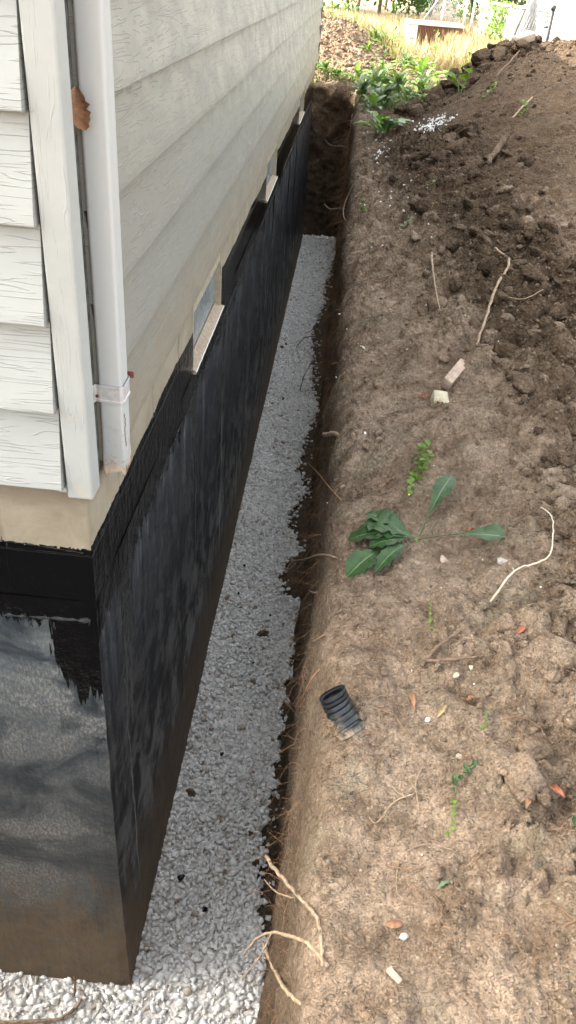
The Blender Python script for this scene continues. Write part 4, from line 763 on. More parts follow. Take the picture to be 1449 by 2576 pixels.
def orient(o, A, B, roll=0, up=(0, 0, 1)):
    A, B = Vector(A), Vector(B); x_ = (B - A).normalized(); y_ = Vector(up).cross(x_).normalized(); z_ = x_.cross(y_); m_ = Matrix((x_, y_, z_)).transposed().to_4x4(); o.matrix_world = Matrix.Translation(A) @ m_ @ Matrix.Rotation(roll, 4, 'X')
def leaf_to(root, A, B, W_, lobes, arch, seed, mat='leaf', pet=0, tip=.8, roll=0, nl=14):
    A = Vector(A) - root.location; B = Vector(B) - root.location; me_ = leaf_mesh((B - A).length, W_, lobes, arch, .25, seed, nl, mat, tip, pet=pet); o = bpy.data.objects.new('leaf', me_); link(o, root); orient(o, A, B, roll); return o
bx_, by_ = .872, .390; bz_ = hz(bx_, by_); wd = empty('broadleaf_weed', (bx_, by_, bz_)); tag(wd, 'flattened dark green weed with long toothed leaves spread over the trench lip', 'weed')
def g3(x_, y_, l_): return (x_, y_, hz(x_, y_) + l_)
leaf_to(wd, g3(.872, .392, .012), g3(.712, .452, .030), .098, .25, .10, 1, tip=1.25, pet=.1)
leaf_to(wd, g3(.868, .388, .010), g3(.722, .525, .018), .080, .28, .10, 21, tip=1.1, pet=.25)
leaf_to(wd, g3(.866, .384, .018), g3(.668, .40, .012), .085, .3, .14, 2, tip=1.25, pet=.12)
leaf_to(wd, g3(.860, .38, .010), g3(.752, .250, .018), .048, .3, .16, 3, tip=1.2, pet=.2)
leaf_to(wd, g3(.78, .352, .012), g3(.672, .235, .016), .075, .28, .1, 4, tip=1.1, pet=.2)
leaf_to(wd, g3(.884, .405, .012), g3(.985, .625, .055), .058, .3, .12, 5, tip=1.6, pet=.28)
leaf_to(wd, g3(.878, .39, .010), g3(1.118, .330, .030), .085, .15, .06, 6, tip=2.2, pet=.48)
leaf_to(wd, g3(.862, .386, .01), g3(.73, .335, .02), .06, .3, .12, 7, tip=1.1, pet=.2)
b = MB(); b.tube([Vector(g3(.878, .39, -.004)), Vector(g3(.872, .39, .012))], .006, 7); o = b.obj('crown', M['stem']); o.parent = wd; offset_obj(o, wd.location)
def small_plant(loc, stems, lsize, mat, label, seed, flowers=0, cat='weed', name='seedling'):
    r_ = random.Random(seed); root = empty(name, loc); tag(root, label, cat); me_ = [leaf_mesh(lsize * s_, lsize * s_ * .75, .1, .1, .3, seed + k, 6, mat, .8) for k, s_ in enumerate((1, .8, 1.2))]; b = MB()
    for pts, nleaf in stems:
        sp = [Vector((x_, y_, hz(x_, y_) + l_)) for x_, y_, l_ in pts]; sp = spline(sp, 6); b.tube(sp, .0012 * (lsize / .02), 4)
        for k in range(nleaf):
            p = sp[int((k + .5) / nleaf * (len(sp) - 1))]; a_ = r_.uniform(0, 6.28); o = link(bpy.data.objects.new('leaf', r_.choice(me_)), root); d_ = Vector((math.cos(a_), math.sin(a_), r_.uniform(.0, .6))).normalized(); orient(o, p - Vector(loc), p - Vector(loc) + d_, r_.uniform(-.5, .5))
    o = b.obj('stem', M['stem'], smooth=True); o.parent = root; offset_obj(o, loc)
    for k in range(flowers):
        v_, f_ = ico(1); o = mesh('flower', v_ * .004 * np.array([1, 1, .5]), f_, M['petal']); o.parent = root; p = sp[-1]; o.location = p - Vector(loc) + Vector((.002, 0, .008))
    return root
def L3(x_, y_): return (x_, y_, hz(x_, y_))
small_plant(L3(.885, .72), [([(.885, .70, 0), (.895, .76, .02), (.93, .83, .035)], 12), ([(.885, .70, 0), (.90, .78, .025), (.88, .84, .03)], 12), ([(.885, .71, 0), (.91, .73, .02), (.925, .77, .03)], 9), ([(.88, .70, .005), (.865, .66, .012), (.855, .60, .012)], 7)], .022, 'leafb', 'small green weed with a yellow flower above the dark leafy weed', 1, 1)
small_plant(L3(.892, .03), [([(.89, .01, 0), (.893, .05, .012), (.896, .09, .02)], 5)], .012, 'leafb', 'tiny seedling of three leaves below the leafy weed', 2)
small_plant(L3(.987, -.33), [([(.985, -.35, 0), (.99, -.33, .012), (.992, -.30, .02)], 6)], .010, 'leafb', 'tiny green sprout above the large angular clod', 3)
small_plant(L3(.93, -.46), [([(.955, -.44, .0), (.935, -.445, .02), (.915, -.47, .02), (.912, -.50, .012)], 11)], .014, 'leaf', 'dark green creeping vine left of the large angular clod', 4, name='vine')
small_plant(L3(.90, -.55), [([(.912, -.51, .0), (.905, -.53, .015), (.90, -.56, .015), (.895, -.59, .01)], 10)], .011, 'leafb', 'light green creeping sprig below the dark green vine', 5, name='vine')
small_plant(L3(.695, 4.154), [([(.695, 4.15, 0), (.70, 4.2, .04), (.70, 4.25, .05)], 9)], .028, 'leafb', 'bright green sprout on the trench lip left of the dark clods', 6)
small_plant(L3(.931, 3.468), [([(.93, 3.46, 0), (.96, 3.5, .03), (.99, 3.56, .04)], 10)], .03, 'leafp', 'greyish green sprig beside the dark clods', 7)
small_plant(L3(1.10, 4.0), [([(1.10, 4.0, 0), (1.13, 4.03, .03)], 7)], .028, 'leafb', 'small yellowish green sprout in the middle of the clods', 8)
small_plant(L3(1.9, 5.6), [([(1.9, 5.6, 0), (1.93, 5.65, .05), (1.9, 5.7, .08)], 8)], .04, 'leafb', 'small yellow green weed high on the brown slope', 9)
small_plant(L3(1.75, 6.7), [([(1.75, 6.7, 0), (1.8, 6.75, .05), (1.85, 6.8, .06)], 8)], .045, 'leafb', 'small green weed on the slope left of the thin stick', 10)
small_plant(L3(1.68, 8.0), [([(1.66, 8.0, 0), (1.64, 8.05, .08), (1.6, 8.1, .10)], 3), ([(1.68, 8.0, 0), (1.72, 8.05, .08), (1.76, 8.1, .14)], 3)], .11, 'leafb', 'two leaved green sprout growing near the dark heap crest', 11)
small_plant(L3(1.93, 8.5), [([(1.92, 8.5, 0), (1.95, 8.5, .05), (1.98, 8.52, .06)], 4)], .09, 'leafp', 'pale green leaf cluster below the dark crest of heap', 12)
# broad-leaved weeds round the far end of the trench
pool = {k: [leaf_mesh(1, .17 + .05 * i, .30, .22, .3, 40 + i, 10, k, 1.1, pet=.18) for i in range(4)] for k in ('leafb', 'leaf', 'leafp')}
def rosette(x, y, n, size, label, seed, mats=('leafb', 'leafb', 'leafp'), up=.55, name='broadleaf_weed'):
    r_ = random.Random(seed); z_ = hz(x, y); root = empty(name, (x, y, z_)); tag(root, label, 'weed'); n = int(n * 1.5)
    for k in range(n):
        a_ = 6.283 * k / n * 1.618 * 2 + r_.uniform(-.3, .3); e_ = r_.uniform(.1, 1.2) * up * 1.4; o = link(bpy.data.objects.new('leaf', r_.choice(pool[r_.choice(mats)])), root); d_ = Vector((math.cos(a_) * math.cos(e_), math.sin(a_) * math.cos(e_), math.sin(e_))); A = Vector((r_.uniform(-.02, .02), r_.uniform(-.02, .02), .0)); orient(o, A, A + d_, r_.uniform(-.3, .3)); s_ = size * r_.uniform(.6, 1.15); o.matrix_world = o.matrix_world @ Matrix.Scale(s_, 4)
    return root
def tall_weed(x, y, h, n, size, label, seed, mats=('leafb', 'leafb', 'leaf')):
    r_ = random.Random(seed); z_ = hz(x, y); root = empty('tall_weed', (x, y, z_)); tag(root, label, 'weed'); lean = (r_.uniform(-.15, .15), r_.uniform(-.15, .15)); b = MB(); sp = spline([(0, 0, -.02), (lean[0] * h * .4, lean[1] * h * .4, h * .5), (lean[0] * h, lean[1] * h, h)], 6); b.tube(sp, [.006 * (1 - .7 * i / len(sp)) for i in range(len(sp))], 5); b.obj('stem', M['stem'], root, smooth=True)
    for k in range(n):
        t = (k + .5) / n; p = sp[int(t * (len(sp) - 1))]; a_ = k * 2.4 + r_.uniform(-.3, .3); e_ = r_.uniform(.1, .8); d_ = Vector((math.cos(a_) * math.cos(e_), math.sin(a_) * math.cos(e_), math.sin(e_))); o = link(bpy.data.objects.new('leaf', r_.choice(pool[r_.choice(mats)])), root); orient(o, p, p + d_, 0); o.matrix_world = o.matrix_world @ Matrix.Scale(size * (1.15 - .7 * t), 4)
    return root
rosette(.90, 6.95, 13, .30, 'large broad leaved weed on trench lip nearest below the bright clover patch', 1, up=.5)
rosette(.82, 7.35, 9, .24, 'pale drooping weed just behind the large broad leaved weed', 2, ('leafp', 'leafb'), up=.3)
small_plant(L3(1.10, 8.2), [([(1.1, 8.2, 0), (1.08, 8.2, .1), (1.05, 8.15, .2)], 16), ([(1.1, 8.2, 0), (1.14, 8.2, .1), (1.12, 8.1, .22)], 16), ([(1.1, 8.2, 0), (1.05, 8.1, .08), (1.02, 8.0, .1)], 12)], .05, 'leafb', 'bright green clover like plant beside the heap', 21, name='clover')
small_plant(L3(1.25, 8.0), [([(1.24, 8.0, 0), (1.28, 8.0, .1), (1.32, 8.0, .16)], 14)], .05, 'leafb', 'smaller bright green clover right of the larger clover plant', 22, name='clover')
for i, (x_, y_, n_, s_, lb) in enumerate([(.80, 9.1, 10, .26, 'pointed weed at the corner of the far trench end'), (.68, 9.9, 12, .26, 'dark weed overhanging the far right corner of trench'), (.95, 9.6, 14, .30, 'dense green weed in middle of the far weed patch'), (1.2, 9.3, 12, .26, 'shaded weed at left foot of the dark heap'), (.60, 11.55, 11, .26, 'green weed on far lip right of the bare gap'), (.85, 10.7, 14, .32, 'sunlit weed behind the corner of the trench'), (1.15, 10.5, 14, .32, 'broad sunlit weed in the centre of the weed patch'), (1.45, 10.3, 12, .28, 'sunlit weed touching the dark heap foot'), (.12, 11.6, 12, .22, 'weed hanging over trench end beside house corner'), (.32, 11.55, 10, .20, 'second weed from house corner on the far lip'), (-.02, 11.75, 9, .2, 'weed hard against the far house corner'), (.98, 11.9, 12, .30, 'leafy weed standing on sunlit soil behind patch'), (1.6, 11.7, 12, .3, 'weed right of sunlit soil tongue'), (1.95, 11.6, 12, .3, 'pale weed behind the left end of dark crest'), (1.35, 12.9, 12, .30, 'weed at the edge of soil below the metal cabinet'), (1.05, 14.1, 14, .36, 'weed on the ridge of sunlit soil left of cabinet'), (.85, 14.4, 12, .34, 'weed at the top of the sunlit soil shoulder'), (1.25, 13.6, 12, .32, 'weed halfway down the sunlit soil ridge'), (1.55, 12.4, 11, .3, 'low weed ending the sunlit soil ridge'), (.75, 13.0, 7, .2, 'sparse weed on the pale sunlit soil')]):
    rosette(x_, y_, n_, s_, lb, 60 + i, ('leafb', 'leafb', 'leafp') if y_ > 10 else ('leafb', 'leaf', 'leafp'), up=.7)
for i, (x_, y_, h_, lb) in enumerate([(.95, 10.9, .55, 'tallest narrow weed standing in front of sunlit soil'), (.80, 11.0, .40, 'thin upright weed left of the tallest narrow weed'), (1.25, 11.1, .42, 'upright weed right of the tallest narrow weed'), (1.75, 12.6, .62, 'tall leafy weed in front of the brown cabinet'), (1.15, 14.6, .45, 'upright weed left of the white cabinet panel'), (.98, 14.9, .42, 'upright weed behind the soil shoulder'), (2.3, 13.0, .5, 'tall weed right of cabinet before the fence'), (.10, 14.3, .4, 'leafy weed atop sunlit heap beside the house'), (.30, 14.4, .42, 'second leafy weed atop the sunlit heap'), (.48, 14.5, .36, 'third leafy weed atop the sunlit heap'), (-.05, 14.0, .35, 'leafy weed atop the heap hard by the house wall')]):
    tall_weed(x_, y_, h_, 13, .20, lb, 80 + i)
# fallen leaves
def dead(x, y, L_, W_, mat, label, az, seed, cat='dead leaf'):
    me_ = leaf_mesh(L_, W_, .15, .25, .9, seed, 10, mat, name='dead_leaf'); o = link(bpy.data.objects.new('dead_leaf', me_)); o.location = (x, y, hz(x, y) + .006); o.rotation_euler = (random.uniform(-.5, .5), random.uniform(-.2, .1), az); return tag(o, label, cat)
dead(.832, -.21, .048, .014, 'drybrown', 'curled brown leaf left of the bright white pebble', -1.4, 1); dead(.888, -.29, .06, .014, 'yelleaf', 'curled tan leaf right of the bright white pebble', 1.15, 2)
dead(.765, -.768, .035, .014, 'drybrown', 'orange brown leaf on smooth soil near the bottom', .1, 3); dead(.962, -.24, .025, .012, 'drybrown', 'small dark brown leaf below short dark twig', .3, 4)
dead(.93, 1.32, .04, .016, 'redleaf', 'red leaf lying left of the squared buff stone', .1, 5); dead(1.09, 1.51, .05, .02, 'redleaf', 'red leaf lying at upper end of the oblong stone', .3, 6)
dead(.96, 1.17, .06, .02, 'yelleaf', 'yellow leaf at the foot of the squared buff stone', .1, 7); dead(1.04, -.56, .035, .012, 'drybrown', 'brown leaf below the pale clods near the right edge', .8, 8)
dead(1.105, -.486, .04, .012, 'redleaf', 'narrow red brown leaf at the right edge', -.9, 9); dead(.865, -.70, .035, .008, 'leafp', 'shrivelled dull green leaf left of kidney shaped clod', .4, 10)
dead(1.13, -.60, .03, .014, 'leaf', 'dark green leaf fragment at the lower right edge', 1.2, 11); dead(1.09, -.075, .03, .014, 'redleaf', 'orange scrap of leaf between the pair of clods', .8, 12); dead(1.03, .42, .02, .014, 'redleaf', 'red scrap below the raised weed leaf', .5, 13)
me_ = leaf_mesh(.078, .046, .25, .12, .7, 5, 12, 'drybrown', 1.0, name='dead_leaf'); o = link(bpy.data.objects.new('dead_leaf', me_)); orient(o, (.016, .086, 3.285), (.036, .084, 3.19), .2, (0.2, -1, .1)); tag(o, 'withered brown leaf caught between corner post and downspout', 'dead leaf')
# corrugated drain pipe
dp = empty('drain_pipe', (.68, -.30, 1.99)); tag(dp, 'crushed black corrugated drain pipe end poking out of the soil bank', 'pipe')
V = []; F = []; nseg = 24; rings = []; L_ = 0
A_, B_ = Vector((.638, -.268, 2.088)), Vector((.716, -.312, 1.955)); ax = (B_ - A_).normalized(); sd_ = Vector((0, 0, 1)).cross(ax).normalized(); upv = ax.cross(sd_)
PS = spline([(.636, -.268, 2.104), (.650, -.276, 2.078), (.670, -.291, 2.052), (.694, -.312, 2.030), (.722, -.338, 1.998)], 8); tot = sum((PS[i + 1] - PS[i]).length for i in range(len(PS) - 1)); pitch = .019; k_ = 0; prof_ = []
while k_ * pitch < tot:
    t0 = k_ * pitch; prof_ += [(t0, .036), (t0 + .010, .036), (t0 + .0125, .030), (t0 + .0165, .030)]; k_ += 1
for t0, r_ in prof_:
    fr_ = min(t0 / tot, .999) * (len(PS) - 1); i0 = int(fr_); cen = PS[i0].lerp(PS[i0 + 1], fr_ - i0); ax = (PS[min(i0 + 2, len(PS) - 1)] - PS[max(i0 - 1, 0)]).normalized(); sd_ = Vector((0, 0, 1)).cross(ax).normalized(); upv = ax.cross(sd_)
    for j in range(nseg):
        th = 2 * math.pi * j / nseg; sq = 1 + .12 * math.cos(2 * th + .5); open_ = .016 * (.5 + .5 * math.sin(th + 2.2)) * max(0, 1 - t0 / .05)
        p = cen + ax * open_ + sd_ * (r_ * math.cos(th) * sq * 1.05) + upv * (r_ * math.sin(th) * .86); V.append(p)
for i in range(len(prof_) - 1):
    for j in range(nseg): F.append((i * nseg + j, i * nseg + (j + 1) % nseg, (i + 1) * nseg + (j + 1) % nseg, (i + 1) * nseg + j))
o = mesh('corrugated_wall', [tuple(v) for v in V], F, M['pipe'], smooth=False); sdm = o.modifiers.new('s', 'SOLIDIFY'); sdm.thickness = .0022; o.parent = dp; offset_obj(o, dp.location)
for i, (dx, dy, dz, s_) in enumerate([(.030, .010, .062, .014), (.045, -.03, .045, .012), (.02, -.045, .035, .008), (.055, -.04, .030, .012), (-.005, -.03, .045, .006)]):
    o = mesh('clinging_soil', clods[i][0] * s_, clods[i][1], M['clod_dry'], smooth=True); o.parent = dp; o.location = (dx, dy, dz)
# ---------------------------------------------------------------- beyond the trench
ac = empty('air_conditioner', (1.97, 16.7, 2.2)); tag(ac, 'white topped air conditioning cabinet with brown louvred sides standing in dry grass', 'air conditioner')
def achild(b, name, mat, bev=0, par=None): o = b.obj(name, M[mat], bevel=bev); o.parent = par or ac; offset_obj(o, ac.location); return o
AX0, AX1, AY0, AY1, AZ0, AZ1 = 1.47, 2.52, 16.4, 17.3, 2.16, 2.70
b = MB(); b.box(AX0 + .05, AX1 - .05, AY0 + .04, AY1, AZ0, AZ1); achild(b, 'cabinet', 'acd'); b = MB(); b.box(AX0 - .02, AX1 + .02, AY0 - .03, AY1 + .02, AZ1, AZ1 + .045); achild(b, 'top_cover', 'acw', .012)
b = MB(); b.box(AX0, AX0 + .20, AY0 - .005, AY0 + .05, AZ0, AZ1); achild(b, 'corner_panel', 'acw', .01); b = MB(); b.box(AX0 - .002, AX0 + .04, AY0 + .05, AY1, AZ0, AZ1); achild(b, 'side_panel', 'acw', .005)
b = MB(); b.box(AX1 - .04, AX1, AY0 - .002, AY0 + .03, AZ0, AZ1); achild(b, 'corner_strip', 'acb', .004)
for k in range(26): b = MB(); x_ = AX0 + .215 + k * .031; b.box(x_, x_ + .019, AY0, AY0 + .03, AZ0 + .01, AZ1 - .004); achild(b, 'louvre', 'acb')
b = MB(); V = [(.045 * math.cos(a / 8 * math.pi), 0, .026 * math.sin(a / 8 * math.pi)) for a in range(16)]; b.add([(AX0 + .11 + v[0], AY0 - .012, 2.47 + v[2]) for v in V] + [(AX0 + .11 + v[0], AY0 - .004, 2.47 + v[2]) for v in V], [tuple(range(16))] + [(i, (i + 1) % 16, 16 + (i + 1) % 16, 16 + i) for i in range(16)]); bd_ = achild(b, 'badge', 'galv')
b = MB(); b.tube([(AX0 + .08, AY0 - .014, 2.463), (AX0 + .10, AY0 - .014, 2.478), (AX0 + .115, AY0 - .014, 2.464), (AX0 + .14, AY0 - .014, 2.476)], .004, 5); achild(b, 'badge_swirl', 'acd')
# chain link fence
fe = empty('chain_link_fence', (3.0, 16.8, 2.3)); tag(fe, 'galvanised chain link fence with rounded top rail running to white house', 'fence')
def fchild(b, name, mat, par=fe, sm=True): o = b.obj(name, M[mat], smooth=sm); o.parent = par; offset_obj(o, par.location); return o
FA, FB = Vector((2.80, 17.1, 3.14)), Vector((3.74, 14.75, 3.12))
b = MB(); b.tube([FA, FA.lerp(FB, .5), FB], .030, 10); fchild(b, 'top_rail', 'galv')
for t in (.13, .50, .97): p = FA.lerp(FB, t); b = MB(); b.tube([(p.x - .02, p.y, 2.1), (p.x, p.y, p.z - .03)], .026, 9); fchild(b, 'post', 'galv')
def wires(A, B, z0, z1, pitch, r, bulge=0):
    b = MB(); A = Vector(A); B = Vector(B); L_ = (Vector((B.x, B.y, 0)) - Vector((A.x, A.y, 0))).length; h = z1 - z0; n = int((L_ + h) / pitch)
    for s_ in (1, -1):
        for k in range(n):
            u0 = k * pitch - h; pts = []
            for q_ in range(5):
                zz = h * q_ / 4; u = u0 + zz
                if s_ < 0: u = L_ - u
                pts.append((u, zz))
            pts = [p for p in pts if 0 <= p[0] <= L_]
            if len(pts) < 2: continue
            b.tube([(A.x + (B.x - A.x) * u / L_ + (0.004 * s_), A.y + (B.y - A.y) * u / L_ + bulge * math.sin(u / L_ * 3), z0 + zz) for u, zz in pts], r, 3)
    return b
fchild(wires(FA, FB, 2.3, 3.12, .06, .0035), 'wire_mesh', 'galv')
fe2 = empty('chain_link_fence', (2.2, 19, 2.3)); tag(fe2, 'far chain link panel with white upright behind the air conditioner', 'fence')
b = MB(); b.tube([(1.90, 19, 2.3), (1.93, 19, 2.68), (2.19, 19, 3.08), (2.3, 19, 3.3)], .022, 8); fchild(b, 'brace', 'galv', fe2)
b = MB(); b.tube([(2.29, 19, 2.2), (2.33, 19, 3.3)], .026, 8); fchild(b, 'post', 'white', fe2)
for x_, y_ in ((2.67, 18.0), (2.78, 17.6)): b = MB(); b.tube([(x_, y_, 2.2), (x_ + .03, y_, 3.35)], .024, 8); fchild(b, 'post', 'galv', fe2)
fchild(wires((1.93, 19.02, 0), (2.68, 18.0, 0), 2.35, 3.3, .07, .0035), 'wire_mesh', 'galv', fe2)
# leaning timber, slumped roll of mesh, dark gate post
b = MB(); b.tube([(3.00, 14.0, 2.35), (3.27, 14.0, 3.32), (3.42, 14.0, 3.9)], .045, 4); o = b.obj('leaning_timber', M['timber']); centred(o, (3.0, 14, 2.35)); tag(o, 'grey weathered timber leaning towards the white house behind the heap', 'timber')
rm = empty('mesh_roll', (3.25, 13.7, 2.2)); tag(rm, 'slumped roll of old chain link mesh between timber and black post', 'wire mesh')
for q_ in range(7):
    b = MB(); r_ = .20 - .02 * q_
    for s_ in (1, -1):
        for k in range(16):
            P = []
            for j in range(9): zz = j / 8; th = s_ * zz * 2.4 + k * .393 + q_; w_ = r_ * (1.25 - .95 * zz); P.append((3.27 + w_ * math.cos(th) - .07 * (1 - zz), 13.7 + w_ * math.sin(th) * .7, 2.2 + 1.15 * zz + .05 * math.sin(q_ * 2)))
            b.tube(P, .0045, 3)
    fchild(b, 'wire_layer', 'galv', rm)
gpst = empty('gate_post', (3.44, 13, 2.3)); tag(gpst, 'black metal gate post with cap standing beside the white house', 'post')
b = MB(); b.tube([(3.447, 13, 2.2), (3.44, 13, 3.2)], .032, 10); fchild(b, 'post', 'black', gpst); b = MB(); b.tube([(3.44, 13, 3.19), (3.44, 13, 3.25)], .044, 10); fchild(b, 'cap', 'black', gpst); b = MB(); b.tube([(3.44, 13, 2.97), (3.36, 13.02, 2.96)], .02, 8); fchild(b, 'hinge', 'black', gpst)
for zz in (3.12, 3.05): b = MB(); b.tube([(3.42, 13, zz), (3.34, 13.1, zz - .03), (3.28, 13.3, zz)], .02, 8); fchild(b, 'rail', 'galv', gpst)
# neighbouring house
nh = empty('neighbour_house', (3.78, 6, 2.0)); tag(nh, 'bright white clapboard house beyond the dark spoil heap', 'house')
b = MB(); b.box(3.80, 8, 10.8, 17.3, 1.8, 4.5); fchild(b, 'wall', 'nwhite', nh, False)
nm = None
for k in range(12):
    z_ = 2.02 + .203 * k
    if nm is None:
        V, F = prism([(0, 0), (-.030, 0), (-.030, .006), (-.004, .203), (0, .203)], 10.8, 17.3, 'y'); nm = mesh('clapboard', [(v[0], v[1], v[2]) for v in V], F, M['nwhite'], link_it=False)
        bm = bmesh.new(); bm.from_mesh(nm); bmesh.ops.recalc_face_normals(bm, faces=bm.faces); bm.to_mesh(nm); bm.free()
    o = link(bpy.data.objects.new('clapboard', nm), nh); o.location = (3.797 - 3.78, -6, z_ - 2.0)
b = MB(); b.box(3.76, 3.80, 17.26, 17.36, 1.9, 4.5); fchild(b, 'corner_board', 'nwhite', nh, False)
b = MB(); b.add([(3.6, 10.6, 4.48), (8.2, 10.6, 4.48), (8.2, 17.5, 4.48), (3.6, 17.5, 4.48), (5.9, 10.6, 5.7), (5.9, 17.5, 5.7)], [(3, 2, 1, 0), (0, 1, 4), (1, 2, 5, 4), (2, 3, 5), (3, 0, 4, 5)]); fchild(b, 'roof', 'roof', nh, False)
# brick outbuilding glimpsed behind the far fence
bo = empty('brick_outbuilding', (2.6, 24, 2.4)); tag(bo, 'weathered buff brick outbuilding glimpsed behind the far fence post', 'outbuilding')
b = MB(); b.box(2.12, 3.1, 24.12, 25.6, 2.2, 4.6); fchild(b, 'wall', 'timber', bo, False); b = MB(); b.add([(2.0, 24, 4.6), (3.2, 24, 4.6), (3.2, 25.8, 4.6), (2.0, 25.8, 4.6), (2.6, 24, 5.0), (2.6, 25.8, 5.0)], [(3, 2, 1, 0), (0, 1, 4), (1, 2, 5, 4), (2, 3, 5), (3, 0, 4, 5)]); fchild(b, 'roof', 'roof', bo, False)
bv, bf = box(0, .195, 0, .11, 0, .065); bme = mesh('brick', bv, bf, M['redbrick'], link_it=False)
for r_ in range(16):
    for k in range(5):
        o = link(bpy.data.objects.new('brick', bme), bo); o.location = (2.12 - 2.6 + k * .2 + (.1 if r_ % 2 else 0) - .05, random.uniform(0, .012), 2.45 - 2.4 + r_ * .074)
# shrubs and trees closing the view
def shrub(x, y, w, h, label, seed, n=2600, trunks=2, ls=.09, cat='shrub', group=None):
    r_ = np.random.default_rng(seed); z0_ = float(G(x, y)) - .05; root = empty('shrub' if h < 3.5 else 'tree', (x, y, z0_)); tag(root, label, cat, group)
    nc_ = 26; C_ = r_.normal(size=(nc_, 3)); C_ /= np.linalg.norm(C_, axis=1)[:, None]; C_ = C_ * r_.uniform(.3, .95, (nc_, 1)) * np.array([w / 2, w / 2, h * .46]) + np.array([0, 0, h * .56]); cr = r_.uniform(.16, .34, nc_) * w
    i_ = r_.integers(0, nc_, n); d_ = r_.normal(size=(n, 3)); d_ /= np.linalg.norm(d_, axis=1)[:, None]; p = C_[i_] + d_ * (cr[i_] * r_.uniform(.5, 1.0, n) ** .5)[:, None]; p[:, 2] = np.maximum(p[:, 2], .05)
    V0_ = np.array([[0, 0, 0], [.5, .28, .06], [1, 0, 0], [.5, -.28, .06]]); F0_ = np.array([[0, 1, 2], [0, 2, 3]]); s_ = ls * r_.uniform(.6, 1.3, n)
    V, F, own = merge([(V0_, F0_)], np.zeros(n, int), p, rand_rot(n), np.stack([s_, s_, s_], 1)); mesh('crown', V, F, M['fol'], root, attr={'vein': np.zeros(len(V))})
    for k in range(trunks):
        a_ = r_.uniform(0, 6.3); q_ = Vector((math.cos(a_) * w * .12, math.sin(a_) * w * .12, 0)); b = MB(); sp = spline([q_, q_ * 1.2 + Vector((.05, 0, h * .35)), q_ * 1.8 + Vector((0, .05, h * .75))], 6); b.tube(sp, [.045 * (1 - .06 * i) for i in range(len(sp))], 7)
        for j in range(3): a2 = r_.uniform(0, 6.3); s0 = sp[4 + j * 2]; b.tube([s0, s0 + Vector((math.cos(a2) * w * .18, math.sin(a2) * w * .18, h * .14)), s0 + Vector((math.cos(a2) * w * .3, math.sin(a2) * w * .3, h * .3))], [.018, .012, .005], 5)
        b.obj('trunk', M['bark'], root, smooth=True)
for i, a in enumerate([(.2, 19.6, 2.0, 2.4, 'dark green shrub behind dry grass nearest the house corner', 2400), (1.15, 20.0, 1.7, 2.5, 'thin trunked shrub in the middle behind dry grass', 2200), (1.95, 20.2, 1.3, 2.2, 'bright leaved shrub behind the air conditioner', 2200), (3.1, 21.6, 1.3, 2.4, 'dark shrub between the two chain link fences', 2000), (3.9, 20.2, 1.6, 2.8, 'shrub rising behind the top rail of the fence', 2400)]):
    shrub(a[0], a[1], a[2], a[3], a[4], 100 + i, a[5], 2, .11)
for i, (x_, y_, w_, h_, lb) in enumerate([(-3, 28, 5, 6, 'tree far left behind the house corner'), (1.0, 29, 4.5, 6, 'tree behind the thin trunked shrubs'), (4.5, 28, 4.5, 6.5, 'tree behind the brick outbuilding')]): shrub(x_, y_, w_, h_, lb, 120 + i, 3600, 1, .22, 'tree')
# vine on the fence
r_ = np.random.default_rng(5); vn = empty('fence_vine', (3.1, 16.35, 2.3)); tag(vn, 'bright green vine climbing the near chain link fence', 'vine')
n = 420; t = r_.beta(2, 2, n); p = np.stack([-.05 + .30 * (t - .3) + r_.normal(0, .05, n), .15 - .75 * (t - .3) + r_.normal(0, .08, n) - .08, .06 + .82 * r_.uniform(size=n)], 1); s_ = r_.uniform(.05, .10, n)
V0_ = np.array([[0, 0, 0], [.5, .36, .06], [1, 0, 0], [.5, -.36, .06]]); F0_ = np.array([[0, 1, 2], [0, 2, 3]]); V, F, own = merge([(V0_, F0_)], np.zeros(n, int), p, rand_rot(n), np.stack([s_, s_, s_], 1)); mesh('foliage', V, F, M['leafb'], vn, attr={'vein': np.zeros(len(V))})
b = MB(); b.tube(spline([(0, 0, -.05), (-.04, .1, .3), (.03, -.1, .6), (0, 0, .85)], 6), .008, 5); b.obj('stem', M['stem'], vn, smooth=True)
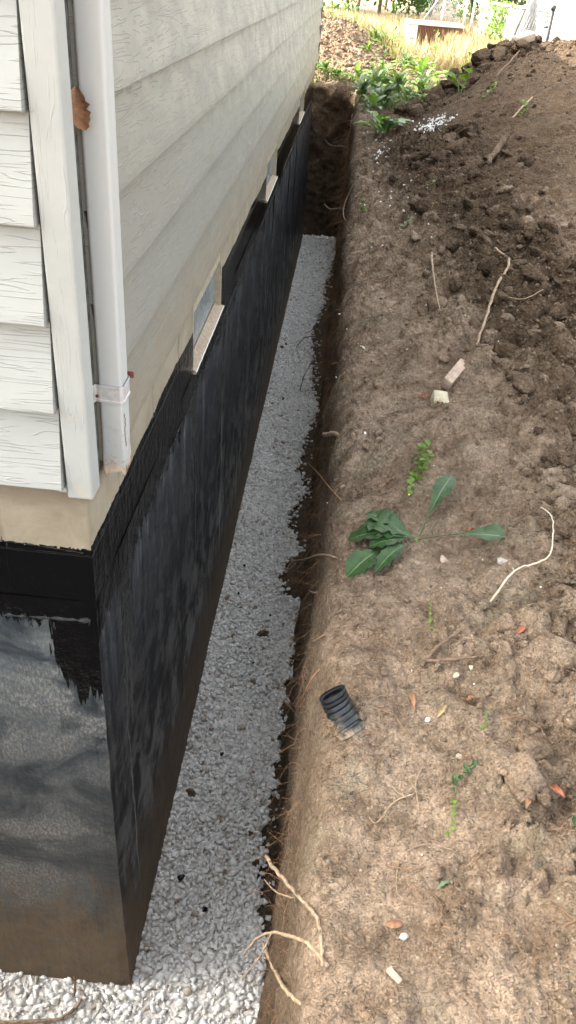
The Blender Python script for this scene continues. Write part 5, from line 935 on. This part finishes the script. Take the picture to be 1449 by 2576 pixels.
# dry and green grass
def grass(name, n, xr, yr, hr_, mat, label, wfun=None, seed=0, heads=True):
    r_ = np.random.default_rng(seed); x = r_.uniform(*xr, n * 2); y = r_.uniform(*yr, n * 2); ok = np.ones(n * 2, bool) if wfun is None else r_.uniform(size=n * 2) < wfun(x, y); x, y = x[ok][:n], y[ok][:n]; n = len(x); z = H0(x, y) - .01; h = r_.uniform(*hr_, n); a = r_.uniform(0, 6.28, n); ln = r_.uniform(.05, .45, n) * h; w = r_.uniform(.0035, .007, n); V = np.zeros((n, 7, 3)); ca, sa = np.cos(a), np.sin(a); wx, wy = -sa * w, ca * w
    for k, t in enumerate((0, .55, 1.0)):
        cx_, cy_, cz_ = x + ca * ln * t * t, y + sa * ln * t * t, z + h * t * (1 - .12 * t)
        if k < 2: V[:, 2 * k] = np.stack([cx_ - wx, cy_ - wy, cz_], 1); V[:, 2 * k + 1] = np.stack([cx_ + wx, cy_ + wy, cz_], 1)
        else:
            hd = .010 if heads else .001; V[:, 4] = np.stack([cx_ - wx * 0 - hd * (-sa), cy_ - hd * ca, cz_ - .05], 1); V[:, 5] = np.stack([cx_ + hd * (-sa), cy_ + hd * ca, cz_ - .05], 1); V[:, 6] = np.stack([cx_ + ca * .01, cy_ + sa * .01, cz_ + .04], 1)
    base = (np.arange(n) * 7)[:, None, None]; F = np.concatenate([(np.array([[0, 1, 3], [0, 3, 2], [2, 3, 5], [2, 5, 4], [4, 5, 6]])[None] + base).reshape(-1, 3)]); o = mesh(name, V.reshape(-1, 3), F, M[mat], attr={'vein': np.zeros(n * 7)}); return tag(o, label, 'grass', kind='stuff')
soilzone = lambda x, y: np.where((y < 15.2) & (x < 1.0 + .3 * (14 - y).clip(-2, 2)), .0, 1.) * np.where(y < 13.2, np.clip((x - 1.7) / .4, 0, 1), 1)
grass('dry_grass', 15000, (-1.5, 3.7), (13.2, 19.3), (.18, .46), 'grass', 'tall straw coloured dry grass around the air conditioner', lambda x, y: soilzone(x, y) * np.where((y < 16.45) & (y > 14.0) & (x > 1.25) & (x < 2.2), np.clip((x - 1.6) * .5, .06, .3), 1), 1)
grass('green_grass', 5000, (-1.5, 3.7), (10.6, 21.5), (.08, .28), 'ggrass', 'green grass growing low among the dry stalks', lambda x, y: soilzone(x, y) * np.where(y < 11.6, np.clip((x - .6) * 3, 0, 1) * (x < 2.1), 1) + ((y < 11.6) & (x > .6) & (x < 1.7)) * .5, 2, False)
grass('lip_grass', 900, (-.1, 1.8), (9.2, 12.2), (.06, .22), 'ggrass', 'green blades tufted along the far lip of trench', lambda x, y: np.where((y > TY1 + .02) & (y < TY1 + .45), 1., 0.) + np.where((x > TX + .05) & (x < 1.6) & (y > 9.2) & (y < 11.3), .6, 0), 3, False)
